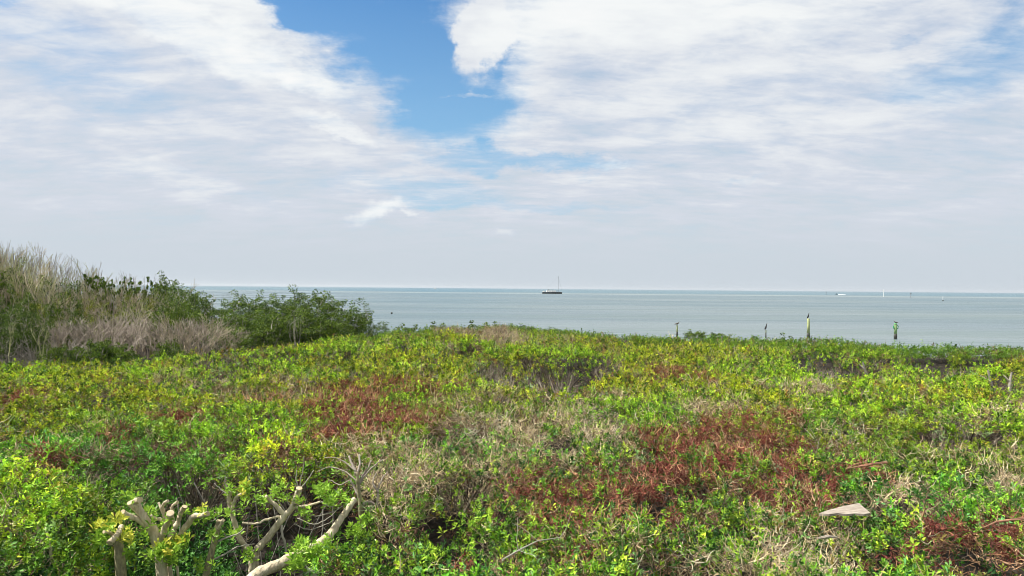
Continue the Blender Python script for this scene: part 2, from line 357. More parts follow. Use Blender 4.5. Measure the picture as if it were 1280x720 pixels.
mw, t, b = material('sea_water')
o_ = nd(t, 'ShaderNodeNewGeometry'); pos = o_.outputs['Position']
nb = noise(t, pos, 0.012, 4, 0.55, ((0.5, 1.6, 1), R(5))).outputs[0]
nb2 = noise(t, pos, 0.0022, 3, 0.5, ((0.25, 1.5, 1), 0)).outputs[0]
col = mixc(t, mrange(t, nb, 0.35, 0.65, 0, 1), (0.095, 0.135, 0.146), (0.140, 0.177, 0.176))
col = mixc(t, mrange(t, nb2, 0.40, 0.60, 0, 0.7), col, (0.075, 0.125, 0.145))
spn = nd(t, 'ShaderNodeSeparateXYZ'); t.links.new(pos, spn.inputs[0])
deep = mrange(t, spn.outputs[1], 760, 900, 0, 1)            # deep channel beyond the shallow flat
col = mixc(t, deep, col, (0.06, 0.13, 0.16))
bar1 = mth(t, 'MULTIPLY', mrange(t, spn.outputs[1], 600, 650, 0, 1), mrange(t, spn.outputs[1], 700, 760, 1, 0))
col = mixc(t, mth(t, 'MULTIPLY', bar1, 0.35), col, (0.27, 0.33, 0.31))    # pale sand bar
t.links.new(col, b.inputs['Base Color'])
b.inputs['Roughness'].default_value = 0.28; b.inputs['IOR'].default_value = 1.33; b.inputs['Specular IOR Level'].default_value = 0.5
st = noise(t, pos, 0.035, 5, 0.7, ((0.22, 1.6, 1), R(4)), 0.5).outputs[0]
t.links.new(mrange(t, st, 0.35, 0.65, 0.20, 0.40), b.inputs['Roughness'])
wa = noise(t, pos, 0.9, 5, 0.65, ((0.45, 1.5, 1), R(10)), 0.3).outputs[0]
wb = noise(t, pos, 0.13, 4, 0.6, ((0.35, 1.5, 1), R(-6)), 0.3).outputs[0]
hh = mth(t, 'ADD', mth(t, 'MULTIPLY', wa, 0.35), mth(t, 'MULTIPLY', wb, 1.5))
bp = nd(t, 'ShaderNodeBump'); bp.inputs['Strength'].default_value = 1.0; bp.inputs['Distance'].default_value = 0.9
t.links.new(hh, bp.inputs['Height']); t.links.new(bp.outputs[0], b.inputs['Normal'])
me = bpy.data.meshes.new('water'); me.from_pydata([(-12000, -200, 0), (12000, -200, 0), (12000, 12000, 0), (-12000, 12000, 0)], [], [(0, 1, 2, 3)]); me.materials.append(mw)
tag(obj('water', me), kind='structure')

# ------------------------------------------------------------------ scatter machinery
def points(name, P, rot, scl, tint, idx):
    me = bpy.data.meshes.new(name); n = len(P); me.vertices.add(n); me.vertices.foreach_set('co', P.astype(np.float32).ravel())
    for nm, typ, key, dat in (('rot', 'FLOAT_VECTOR', 'vector', rot), ('scl', 'FLOAT', 'value', scl), ('idx', 'INT', 'value', idx)):
        a = me.attributes.new(nm, typ, 'POINT'); a.data.foreach_set(key, np.ascontiguousarray(dat, dtype=np.int32 if typ == 'INT' else np.float32).ravel())
    a = me.attributes.new('tint', 'FLOAT_COLOR', 'POINT'); a.data.foreach_set('color', np.concatenate([tint, np.ones((n, 1))], 1).astype(np.float32).ravel())
    return me
def scatter(name, protos, P, rot, scl, tint, idx=None):
    col_ = bpy.data.collections.new(name+'_pieces')
    for i, me in enumerate(protos): col_.objects.link(bpy.data.objects.new('%s_piece_%02d' % (name, i), me))
    if idx is None: idx = rng.integers(0, len(protos), len(P))
    o = obj(name, points(name, P, rot, scl, tint, idx))
    ng = bpy.data.node_groups.new(name, 'GeometryNodeTree')
    ng.interface.new_socket('Geometry', in_out='INPUT', socket_type='NodeSocketGeometry'); ng.interface.new_socket('Geometry', in_out='OUTPUT', socket_type='NodeSocketGeometry')
    N = ng.nodes.new; K = ng.links.new
    gi = N('NodeGroupInput'); go = N('NodeGroupOutput'); ip = N('GeometryNodeInstanceOnPoints'); ci = N('GeometryNodeCollectionInfo')
    ci.inputs['Collection'].default_value = col_; ci.inputs['Separate Children'].default_value = True; ci.inputs['Reset Children'].default_value = True
    def na(n, typ):
        a = N('GeometryNodeInputNamedAttribute'); a.data_type = typ; a.inputs['Name'].default_value = n; return a.outputs['Attribute']
    er = N('FunctionNodeEulerToRotation'); K(na('rot', 'FLOAT_VECTOR'), er.inputs[0])
    K(gi.outputs[0], ip.inputs['Points']); K(ci.outputs[0], ip.inputs['Instance']); ip.inputs['Pick Instance'].default_value = True
    K(na('idx', 'INT'), ip.inputs['Instance Index']); K(er.outputs[0], ip.inputs['Rotation']); K(na('scl', 'FLOAT'), ip.inputs['Scale'])
    K(ip.outputs[0], go.inputs[0])
    md = o.modifiers.new('scatter', 'NODES'); md.node_group = ng
    return o

# a leafy shoot: leaves spiralling round the end of a short stem
def rosette(n=9, ln=0.055, spread=1.0):
    mb = MB(); 
    for i in range(n):
        f = i/n; a = i*2.4+random.uniform(-.3, .3); e = R(8+62*f*spread+random.uniform(-8, 8)); zz = -0.05*(1-f)
        d = Vector((math.cos(a)*math.cos(e), math.sin(a)*math.cos(e), math.sin(e)))
        l = ln*random.uniform(.8, 1.15)*(1-0.35*f)
        mb.leaf(Vector((0, 0, zz)), d, Vector((0, 0, 1))+rv(.15), l, l*random.uniform(.36, .48), 0, random.uniform(-.1, .25))
    return mb
rosettes = [rosette(random.choice((8, 9, 10)), ln).mesh('leafy_shoot', M_leaf) for ln in (.046, .052, .056, .060, .066, .072)]
rosettes += [rosette(5, .06, .7).mesh('leafy_shoot', M_leaf), rosette(13, .044).mesh('leafy_shoot', M_leaf), rosette(6, .05, 1.2).mesh('leafy_shoot', M_leaf)]
def sprig(n=12):
    mb = MB(); w = wander((0, 0, -.1), (random.gauss(0, .4), random.gauss(0, .4), 1), .2, 4, .25); mb.tube(w, [.003, .003, .002, .002, .001], 3, cap=False)
    for i in range(n):
        f = random.random(); j = min(3, int(f*4)); p_ = w[j].lerp(w[j+1], f*4-j); d_ = rv(); d_.z = abs(d_.z)*.8+.2
        l = random.uniform(.035, .062); mb.leaf(p_, d_, Vector((0, 0, 1))+rv(.4), l, l*random.uniform(.3, .42))
    return mb
rosettes += [sprig().mesh('leafy_sprig', M_leaf) for i in range(4)]
def dead_tuft():
    mb = MB()
    for i in range(10):
        d = (rv()+Vector((0, 0, .25))).normalized(); p = rv(0.035); l = random.uniform(.035, .07)
        mb.leaf(p, d, rv(), l, l*random.uniform(.16, .34), 0, random.uniform(-.3, .5))
    for i in range(3):
        p = rv(.03); mb.tube(wander(p, rv(), random.uniform(.08, .16), 2, .3), [.0025, .002, .001], 3)
    return mb
dead = [dead_tuft().mesh('dead_leaf_tuft', M_dead) for i in range(5)]
def tangle(n=9, r=.0035, s=.14):
    mb = MB()
    for i in range(n):
        d = rv(); d.z = abs(d.z)*.55; p = rv(.06)
        mb.tube(wander(p, d, random.uniform(.5, 1.25)*s, 3, .6), [r, r*.85, r*.6, r*.35], 3, cap=False)
    return mb
tangles = [tangle().mesh('twig_tangle', M_twig) for i in range(6)]
def fan(n=14, h=.75, r=.011):
    mb = MB()
    for i in range(n):
        a = random.uniform(0, 6.28); p = Vector((math.cos(a), math.sin(a), 0))*random.uniform(0, .22)
        d = Vector((math.cos(a)*random.uniform(.15, .8), math.sin(a)*random.uniform(.15, .8), 1))
        pts = wander(p, d, h*random.uniform(.6, 1.1), 4, .30); mb.tube(pts, [r, r*.8, r*.6, r*.45, r*.25], 3, cap=False)
        for j in range(2):
            q = pts[random.randint(1, 3)]; mb.tube(wander(q, d+rv(.8), h*random.uniform(.25, .5), 3, .3), [r*.5, r*.4, r*.3, r*.15], 3, cap=False)
    return mb
fans = [fan().mesh('bare_stems_piece', M_twig) for i in range(5)]

def sample(n_k, power, y0=2.6, y1=46, side=0.86):
    """points over the land in front, density falling as 1/distance**power"""
    out = []
    u = rng.random(n_k)
    # pdf(r) ~ r * r**-power
    q = 2-power; r = (y0**q+u*(y1**q-y0**q))**(1/q)
    a = rng.uniform(-side, side, n_k); x = r*np.sin(a); y = r*np.cos(a)
    keep = r < edge_d(x, y)
    return x[keep], y[keep]
def euler(n, tilt):
    return np.stack([rng.normal(0, tilt, n), rng.normal(0, tilt, n), rng.uniform(0, 6.283, n)], 1)
def pick(n, pal, w):
    w = np.array(w, float); w /= w.sum(); i = rng.choice(len(pal), n, p=w); return np.array(pal)[i]

# ---- living leaves
x, y = sample(430000, 0.75); X, Y, red, dry, hol, cav, pat = fields(x, y); d = np.hypot(x, y)
gap = ss(fbm(x/0.40, y/0.40, 40, 3), 0.45, 0.60)
dead_w = np.clip(red*0.70+dry*0.50, 0, 0.95)
patch = ss(fbm(x/0.9, y/1.1, 44, 4), 0.56, 0.72)*0.40
keep = rng.random(len(x)) > np.clip(np.maximum.reduce([dead_w, hol*1.05, (cav > .2)*1.0, patch, gap*0.88*(1-mask(LOW, X, Y, 0, .25)), pat*.9]), 0, 1)
x, y, X, Y, red, dry, hol, cav, d = (q[keep] for q in (x, y, X, Y, red, dry, hol, cav, d)); n = len(x)
h = height(x, y, hol, cav, X, Y)
eb = (edge_d(x, y)-d) < 2.2
low = (rng.random(n) < 0.20) | (eb & (rng.random(n) < .6))
holw = mask(HOLW, X, Y, (fbm(x*1.1, y*1.1, 5)-0.5)*.6, .25)*(edge_d(x, y)-d > 2)
low_ok = ~(low & (holw > .3))
z = h+rng.normal(0, .045, n)-np.where(low, rng.uniform(.06, .34, n)*np.where(holw > .05, .4, 1)*np.where(eb, 3.4, 1), 0)+np.where(d > 15, 1, 0)*np.maximum(0, rng.normal(0, .05, n))
sc = (0.88+0.021*np.maximum(d-6, 0))*rng.uniform(.75, 1.3, n)
pal_near = [(.028, .085, .012), (.10, .25, .022), (.22, .38, .035), (.34, .49, .05), (.015, .05, .010), (.13, .28, .10), (.14, .12, .04)]
pal_far = [(.045, .095, .006), (.16, .25, .012), (.31, .40, .022), (.40, .47, .03), (.022, .05, .006), (.27, .26, .035), (.20, .11, .04)]
tn = pick(n, pal_near, [3.4, 3.8, 3, .7, 2.2, .8, .7]); tf = pick(n, pal_far, [3, 4, 3, .8, 1.8, .8, .9])
fr = ss(d+(fbm(x/3, y/3, 50)-.5)*12, 7.5, 15)[:, None]
tint = tn*(1-fr)+tf*fr
zone = fbm(x/2.2, y/2.4, 60, 3)[:, None]                      # whole stands greener or more yellow
tint = tint*(0.76+0.66*zone)*(1+.12*fr)*np.array([[.95, .98, .80]])*np.where(zone > .54, np.array([[.90, 1.03, 1.0]]), np.array([[1.13, 1.0, .9]]))
edge = ss(edge_d(x, y)-d, 8, 2)[:, None]*(X[:, None] > 440)
tint = tint*(1-edge)+edge*pick(n, [(.055, .13, .012), (.10, .20, .015), (.17, .27, .02), (.04, .09, .01)], [3, 3, 1.5, 1.5])
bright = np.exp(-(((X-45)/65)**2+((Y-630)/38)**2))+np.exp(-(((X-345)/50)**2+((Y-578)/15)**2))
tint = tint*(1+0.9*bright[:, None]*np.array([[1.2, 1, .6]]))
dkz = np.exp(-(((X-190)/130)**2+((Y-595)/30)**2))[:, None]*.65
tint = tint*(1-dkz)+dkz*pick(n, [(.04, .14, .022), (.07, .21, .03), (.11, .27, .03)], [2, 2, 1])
K_ = low_ok; n = int(K_.sum())
o = scatter('shrub_leaves', rosettes, np.stack([x, y, z], 1)[K_], euler(n, .42), sc[K_], tint[K_])
tag(o, 'low mat of trimmed green shrub leaves covering the ground down to the water', 'shrub leaves', kind='stuff'); print('leaves', n)
# ---- leafy undergrowth between the pruned trunks
n = 15000; y = rng.uniform(4.6, 9.5, n); x = -y*rng.uniform(.22, .82, n)
X, Y = pix(x, y, np.full(n, 1.6)); zz = rng.uniform(.5, 2.3, n)
Xz, Yz = pix(x, y, zz)
keep = (rng.random(n) < np.where((Xz > 292) & (Xz < 450), .10, 1)) & ~((Xz > 225) & (Yz < 650) & (Yz > 560)) & (Xz < 470)
x, y, zz = x[keep], y[keep], zz[keep]; n = len(x)
tint = pick(n, [(.03, .10, .015), (.06, .18, .022), (.12, .27, .03), (.015, .05, .01)], [3, 3, 1.6, 2])
o = scatter('undergrowth_leaves', rosettes, np.stack([x, y, zz], 1), euler(n, .5), rng.uniform(.8, 1.35, n), tint)
tag(o, 'dark green leaves of the undergrowth between the pruned trunks at the lower left', 'leaves', kind='stuff'); print('under', n)
# ---- red dead leaves
x, y = sample(240000, 0.8); X, Y, red, dry, hol, cav, pat = fields(x, y); d = np.hypot(x, y)
fl = ss(fbm(x/0.5, y/0.6, 70, 4), 0.54, 0.70)*0.40
keep = (rng.random(len(x)) < np.clip(red*.9*ss(fbm(x/.35, y/.35, 91, 3), .30, .52)+fl*1.1+.02, 0, 1)) & (cav < .12) & (hol < .6)
x, y, X, Y, hol, cav, d, red = (q[keep] for q in (x, y, X, Y, hol, cav, d, red)); n = len(x)
z = height(x, y, hol, cav, X, Y)-rng.uniform(-.02, .14, n)
tint = pick(n, [(.135, .040, .030), (.19, .054, .040), (.26, .085, .055), (.10, .040, .030), (.27, .17, .10)], [3, 2.6, 1.4, 2.4, 1.2])
fr = ss(d, 8, 18)[:, None]; tint = tint*(1-fr)+fr*tint*np.array([[1.05, 1.35, 1.0]])
tint = tint*np.where(red[:, None] > .3, 1, np.array([[.9, 1.7, 1.5]]))
o = scatter('dead_leaves', dead, np.stack([x, y, z], 1), euler(n, .9), (1.0+.03*np.maximum(d-6, 0))*rng.uniform(.7, 1.25, n), tint)
tag(o, 'patches of reddish brown dead leaves on top of the green shrub mat', 'dead leaves', kind='stuff'); print('dead', n)
# ---- dry tan twigs, everywhere a little and thick in the dry patches
x, y = sample(260000, 0.8); X, Y, red, dry, hol, cav, pat = fields(x, y); d = np.hypot(x, y)
tw = ss(fbm(x/0.55, y/0.7, 80, 4), 0.50, 0.70)*0.34
keep = (mask(LOW, X, Y, 0, .2) < rng.random(len(x))*.6) & (mask(CAVW, X, Y, 0, .2) < rng.random(len(x))*.8) & (mask(HOLW, X, Y, 0, .2) < rng.random(len(x))*.9+.05) & (rng.random(len(x)) < np.clip(dry*.44+red*.14+tw*.50+.02+pat+hol*.08-(d > edge_d(x, y)-5)*.15, 0, 1)) & (cav < .12)
x, y, X, Y, hol, cav, d, dry, red = (q[keep] for q in (x, y, X, Y, hol, cav, d, dry, red)); n = len(x)
z = height(x, y, hol, cav, X, Y)-rng.uniform(.0, .26, n)*(1-.4*dry)
tint = pick(n, [(.40, .31, .18), (.54, .45, .28), (.28, .215, .135), (.14, .10, .075), (.42, .38, .27)], [3, 2.2, 2.5, 2, 1])
tint = tint*np.where(red[:, None] > .35, np.array([[.85, .58, .52]]), 1)*(1-.22*ss(d, 10, 22)[:, None])
o = scatter('dry_twigs', tangles, np.stack([x, y, z], 1), euler(n, .5), (1.0+.035*np.maximum(d-6, 0))*rng.uniform(.7, 1.35, n), tint)
tag(o, 'tan dry leafless twigs tangled through the shrub mat', 'dry twigs', kind='stuff'); print('twigs', n)
# ---- bare stems standing in the hollows
x, y = sample(90000, 0.5); X, Y, red, dry, hol, cav, pat = fields(x, y); d = np.hypot(x, y)
keep = ((rng.random(len(x)) < np.maximum(hol*.03*ss(d, 8, 14), pat*.5)) & (cav < .2)) | ((rng.random(len(x)) < .035*(1-.85*np.clip(hol, 0, 1))) & (d > 9))
x, y, hol, d, pat = (q[keep] for q in (x, y, hol, d, pat)); n = len(x)
z = ZC-0.85+rng.uniform(-.25, .12, n)+pat*.3
tint = pick(n, [(.24, .20, .15), (.38, .33, .26), (.11, .09, .07), (.15, .11, .08)], [2, 1.5, 2, 1.5])
o = scatter('bare_stems', fans, np.stack([x, y, z], 1), euler(n, .25), rng.uniform(.6, 1.1, n), tint)
tag(o, 'grey leafless stems showing in the dark hollows between the shrubs', 'bare stems', kind='stuff'); print('stems', n)

# ------------------------------------------------------------------ trees and thickets on the left
def mangrove(name, mat, H=4.0, Rr=1.3, clumps=96, per=46, ls=.10, zlow=.22, bark=None, up=0.0):
    """returns (trunk mesh, crown mesh)"""
    tr = MB(); cr_ = MB(); tips = []
    nl = random.randint(5, 7)
    for i in range(nl):
        a = 6.28*i/nl+random.uniform(-.4, .4); p0 = Vector((math.cos(a)*.12, math.sin(a)*.12, 0))
        rr = Rr*random.uniform(.3, .95); top = H*random.uniform(.62, .97)*(1-.22*rr/Rr)
        tgt = Vector((math.cos(a)*rr, math.sin(a)*rr, top)); pts = [p0]
        for q in range(1, 6):
            f = q/5; pts.append(p0.lerp(tgt, f)+Vector((random.gauss(0, .07), random.gauss(0, .07), random.gauss(0, .06)+.12*math.sin(f*3))))
        tr.tube(pts, [.055, .045, .036, .028, .018, .008], 5); tips.append(pts[-1])
        for j in range(5):
            q = pts[random.randint(2, 5)]; dd = Vector((random.gauss(0, 1), random.gauss(0, 1), random.uniform(.1, 1)))
            w = wander(q, dd, random.uniform(.4, .9)*Rr, 3, .25, .1); tr.tube(w, [.018, .013, .009, .004], 3, cap=False); tips.append(w[-1]); tips.append(w[-2])
    cs = list(tips)
    while len(cs) < clumps:
        a = random.uniform(0, 6.28); zz = random.uniform(zlow, 1)**.9; env = Rr*(math.sin(min(1, zz*1.02)*math.pi*.80+.35))**.7
        cs.append(Vector((math.cos(a)*env*random.uniform(.55, 1), math.sin(a)*env*random.uniform(.55, 1), zz*H*random.uniform(.86, .98))))
    for c in cs:
        rad = random.uniform(.15, .30)*Rr/1.15
        for i in range(per):
            o_ = rv()*rad*random.uniform(.3, 1)**.5; o_.z *= .7
            n_ = (o_.normalized()+rv(.7)+Vector((0, 0, .5)))
            cr_.quadleaf(c+o_, (o_+rv(.15)+Vector((0, 0, .08+up))).normalized(), n_, ls*random.uniform(.7, 1.25), ls*random.uniform(.42, .6))
    return tr.mesh('trunk', bark or M_grey), cr_.mesh('crown', mat)
def bare(H=3.5, n=7, spread=.42, r=.022, fork=.42, depth=4, base_r=.5, up=.10):
    mb = MB(); L0 = H/2.75
    def grow(p0, d_, ln, rad, k_):
        pts = wander(p0, d_, ln, 3 if k_ == depth else 2, .13, up*.5)
        rr = [rad*(1-.3*i/(len(pts)-1)) for i in range(len(pts))]; mb.tube(pts, rr, 4 if k_ == depth else 3, cap=False)
        if k_ == 0: return
        for c in range(random.choice((2, 2, 3))):
            q0 = pts[-1] if c < 2 else pts[-2]
            grow(q0, (pts[-1]-pts[-2]).normalized()+rv(fork)+Vector((0, 0, up)), ln*random.uniform(.62, .84), max(.0065, rad*.62), k_-1)
    for i in range(n):
        a = random.uniform(0, 6.28); p0 = Vector((math.cos(a), math.sin(a), 0))*random.uniform(0, base_r)
        s0 = random.uniform(.1, 1)*spread; grow(p0, Vector((math.cos(a)*s0, math.sin(a)*s0, 1)), L0*random.uniform(.75, 1.05), r*random.uniform(.8, 1.2), depth)
    return mb
def horizon(px): return 360.2+(px-640)*0.0087
def place(src, px, ty, depth, h0, wid=1.0, first=None, label=None, cat=None, group=None):
    """put a thing so that its top shows at row ty when it stands at this depth"""
    x0 = ray(px, 400); x0 = x0.x/x0.y*depth
    base = max(gz(x0, depth), -.1); ztop = CAMZ-(ty-horizon(px))*depth/F
    s_ = (ztop-base)/h0
    o = src if not src.get('used') else copy_tree(src)
    src['used'] = 1
    o.location = (x0, depth, base); w = wid*(0.5*s_+0.5)
    o.scale = (w, w, s_); o.rotation_euler = (0, 0, random.uniform(0, 6.28))
    if label: tag(o, label, cat, group)
    return o
def proto(name, parts):
    e = thing(name, (0, 0, 0), '', '')
    for n_, me in parts: obj(n_, me, e)
    return e
P_green = [proto('mangrove_tree', zip(('trunk', 'crown'), mangrove('g', M_mang))) for i in range(4)]
P_dark = [proto('mangrove_shrub', zip(('trunk', 'crown'), mangrove('d', M_mangd, clumps=54))) for i in range(2)]
P_olive = [proto('olive_shrub', zip(('trunk', 'crown'), mangrove('o', M_olive, clumps=42, per=26, Rr=.9, bark=M_lime))) for i in range(2)]
P_col = [proto('slender_tree', zip(('trunk', 'crown'), mangrove('c', M_mang, H=4, Rr=.48, clumps=50, per=40, ls=.10, zlow=.3))) for i in range(3)]
P_low = [proto('low_shrub', zip(('trunk', 'crown'), mangrove('l', M_mang, H=1.6, Rr=.85, clumps=95, per=40, ls=.085, zlow=.3))) for i in range(2)]
def bset(nm, mats, **kw): return [proto(nm, [('branches', bare(**kw).mesh('branches', m))]) for m in mats]
P_tan = bset('bare_shrub', [M_tan, M_lime, M_tan], H=3.5, n=6, r=.03)
P_pink = bset('bare_shrub', [M_pink, M_tan, M_pink], H=2.4, n=8, spread=.9, fork=.6, r=.024)
P_ash = bset('bare_sapling', [M_ash, M_grey], H=4.5, n=3, spread=.2, fork=.30, r=.028)
P_heap = bset('fallen_branches', [M_grey, M_ash], H=1.7, n=16, spread=3, fork=.6, depth=2, r=.03, up=-.03)
P_fork = bset('forked_sapling', [M_lime], H=2.4, n=1, spread=.2, fork=.65, r=.038, depth=4, base_r=.05)
rc = random.choice; U = random.uniform
PX = [-160, -60, 0, 40, 55, 75, 100, 115, 140, 175, 205, 225, 240, 262, 280]
PY = [296, 304, 314, 320, 336, 337, 334, 344, 349, 349, 352, 360, 368, 376, 390]
prof = lambda p: float(np.interp(p, PX, PY))
G1 = 'bare shrubs of the tall thicket on the left'
LT = 'bare tan leafless shrub in the tall thicket at the left behind the green mat'
for px in np.arange(-150, 240, 14):                         # back row
    place(rc(P_tan), px+U(-5, 5), prof(px)+U(3, 12)+(6 if px > 110 else 0), U(38, 45), 3.3, 1.2, label=LT, cat='shrub', group=G1)
for px in np.arange(-150, 236, 13):                         # middle row
    place(rc(P_tan), px+U(-5, 5), prof(px)+U(12, 34), U(32, 36), 3.3, 1.1, label=LT, cat='shrub', group=G1)
for px, ty in [(-60, 304), (-25, 306), (2, 312), (14, 315), (27, 312), (42, 313), (70, 330), (90, 327), (105, 336), (132, 341), (153, 343), (176, 347)]:
    place(rc(P_ash), px, ty, U(36, 40), 4.5, .9, label='thin bare grey sapling rising above the top of the left thicket', cat='sapling', group='bare saplings along the top of the left thicket')
for px in np.arange(-140, 236, 15):                         # dark leafy shrubs standing between the bare ones
    place(rc(P_dark+P_green[:2]), px+U(-4, 4), prof(px)+U(12, 34), U(34.5, 38), 3.9, .75, label='dark leafy shrub half hidden behind the bare tan stems of the thicket', cat='shrub', group='dark leafy shrubs behind the bare stems')
for px in np.arange(62, 236, 15):                           # lower pinkish twiggy shrubs
    place(rc(P_pink), px+U(-4, 4), U(384, 402), U(27, 30), 2.4, 1.15, label='low twiggy pinkish brown bare shrub at the foot of the left thicket', cat='shrub', group='twiggy brown shrubs at the foot of the thicket')
for px, ty in [(238, 398), (250, 400), (263, 402), (276, 408)]:
    place(rc(P_pink), px, ty, U(26.5, 28), 2.4, 1.0, label='rounded grey brown bare shrub between the thicket and the green mangroves', cat='shrub', group='grey brown bare shrubs in front of the mangroves')
for px, ty, dp in [(28, 352, 34), (75, 352, 34), (92, 348, 36), (52, 360, 32), (108, 362, 33), (124, 368, 31), (150, 372, 31), (172, 362, 33), (88, 385, 29), (190, 372, 31), (205, 380, 30), (216, 368, 33)]:
    place(rc(P_olive), px, ty, dp, 3.9, .6, label='olive yellow leafy shrub growing among the bare tan stems', cat='shrub', group='olive shrubs inside the left thicket')
for px, ty, w in [(122, 335, .8), (111, 333, .45), (139, 345, .5), (154, 341, .55), (164, 342, .5), (177, 341, .65), (185, 348, .45), (193, 346, .5), (133, 343, .4), (203, 347, .5)]:
    place(rc(P_col), px, ty, U(34.5, 36), 3.8, w, label='slender dark green tree poking above the ridge of the left thicket', cat='tree', group='slender trees on the ridge of the thicket')
for px, ty, dp, w in [(207, 347, 36, .8), (221, 358, 35, .9), (236, 362, 34, .8), (250, 366, 33, .8), (258, 371, 33, .7), (228, 376, 31, 1), (214, 384, 30, .9), (240, 385, 31, 1.0)]:
    place(rc(P_green), px, ty, dp, 3.9, w, label='green leafy mangrove at the right end of the bare thicket', cat='tree', group='mangroves at the right end of the bare thicket')
for px, ty, dp, w in [(-60, 360, 26, .9), (-30, 368, 26, .9), (4, 366, 26, .75), (20, 374, 26, .6), (40, 396, 26, .6), (50, 388, 27, .5), (8, 400, 25, .6), (95, 383, 29, .45), (104, 398, 29, .4)]:
    place(rc(P_dark), px, ty, dp, 3.9, w, label={4: 'large dark green shrub at the very left edge under the bare stems', 20: 'dark green shrub behind the forked sapling at the far left', 50: 'dark green shrub behind the wide armed pale sapling', 8: 'low dark green shrub at the left edge, in front of the large one', 40: 'low dark green shrub between the two pale forked saplings', 95: 'small dark green shrub higher in the bare stems, right of the pale saplings', 104: 'small dark green shrub above the fallen grey branches'}.get(px, 'dark green dense shrub just outside the left edge of the frame'), cat='shrub', group='dark green shrubs low in the left thicket')
for px, ty in [(62, 434), (76, 431), (90, 434), (124, 429), (136, 433), (148, 431), (160, 436), (213, 426), (118, 424), (-20, 432)]:
    place(rc(P_low), px, ty, float(edge_d(*at(px, 440, z=ZC)[:2]))+U(.8, 1.6), 1.7, U(.6, .8), label='small bright green shrub at the foot of the bare thicket', cat='shrub', group='small green shrubs at the foot of the thicket')
for px, ty in [(-20, 418), (4, 424), (22, 420), (36, 416), (54, 412), (70, 410), (84, 412), (98, 414), (112, 420)]:
    place(rc(P_heap), px, ty, float(edge_d(*at(px, 440, z=ZC)[:2]))+U(1.2, 2.2), 1.5, .9, label='tangle of fallen grey branches under the left thicket', cat='branches', group='fallen grey branches under the left thicket')
place(P_fork[0], 12, 388, float(edge_d(*at(12, 440, z=ZC)[:2]))+.5, 2.3, .5, label='pale forked bare sapling at the far left just behind the green mat', cat='sapling')
place(P_fork[0], 54, 396, float(edge_d(*at(54, 440, z=ZC)[:2]))+.5, 2.3, .9, label='pale forked bare sapling with wide curved arms in front of the dark shrubs', cat='sapling')
GM = 'green mangroves to the right of the thicket'
LM = 'green leafy mangrove tree in the back row of the clump, its top against the water'
SPECIAL = {292: 'leftmost green mangrove of the clump, beside the thin bare sapling', 343: 'airy mangrove with see-through crown near the middle of the clump', 386: 'tallest green mangrove of the clump right of the thicket', 478: 'smallest green mangrove, last at the right end of the clump', 466: 'small low mangrove second from the right end of the clump', 434: 'rounded mangrove at the right shoulder of the clump', 305: 'dense rounded mangrove near the left end of the clump'}
for px, ty, dp, w in [(292, 378, 32, .9), (305, 371, 32, 1.0), (322, 377, 32, .9), (343, 367, 33, .75), (352, 374, 33, .9), (368, 370, 33, .8), (386, 365, 33, 1.0), (398, 368, 33, .95), (413, 374, 33, .9), (434, 377, 33, .95), (446, 390, 33, .8), (335, 384, 31, .9), (376, 380, 31.5, 1), (425, 388, 32, .9), (300, 390, 30, 1), (284, 392, 30, .8), (318, 396, 29.5, 1), (345, 393, 30, .9), (398, 390, 31, 1), (365, 398, 30.5, .9), (450, 400, 32.5, .8), (466, 402, 33.5, .6), (430, 402, 31.5, .8), (410, 402, 31.3, .8), (388, 404, 31, .8), (334, 406, 29.5, .8), (286, 408, 28, .8), (478, 407, 34.5, .5)]:
    lm = SPECIAL.get(px) or (LM if dp > 31.8 else 'low green mangrove in the front row of the clump, just behind the green mat')
    place(rc(P_green+P_green[:2]+P_dark[:1]), px, ty, dp, 3.85, w*1.12, label=lm, cat='tree', group=GM)
place(P_ash[1], 372, 396, 29, 4.5, .4, label='small pale bare sapling in front of the green mangroves', cat='sapling')
place(P_ash[0], 283, 366, 33, 4.5, .35, label='thin bare sapling standing up between the thicket and the mangroves', cat='sapling')
place(P_ash[1], 418, 371, 34, 4.5, .4, label='thin bare sapling poking out of the top of the mangrove clump', cat='sapling')
place(P_ash[0], 460, 388, 33.5, 4.5, .35, label='thin bare sapling at the right end of the mangrove clump', cat='sapling')
for px, ty, dp, lb in [(34, 372, 29, 'green leafy shrub rising behind the dark shrubs at the far left'), (66, 378, 29, 'green leafy shrub in the bare stems behind the wide armed pale sapling'), (160, 374, 32, 'green leafy tree in the middle of the right half of the thicket'), (196, 388, 29.5, 'green leafy shrub low in the right half of the thicket'), (226, 382, 29.5, 'green leafy tree behind the grey brown shrubs, right end of the thicket'), (205, 366, 31, 'green leafy tree under the last slender trees of the ridge'), (86, 358, 32, 'green leafy tree high among the bare stems, left half of the thicket')]:
    place(rc(P_green+P_dark), px, ty, dp, 3.9, .5, label=lb, cat='tree')
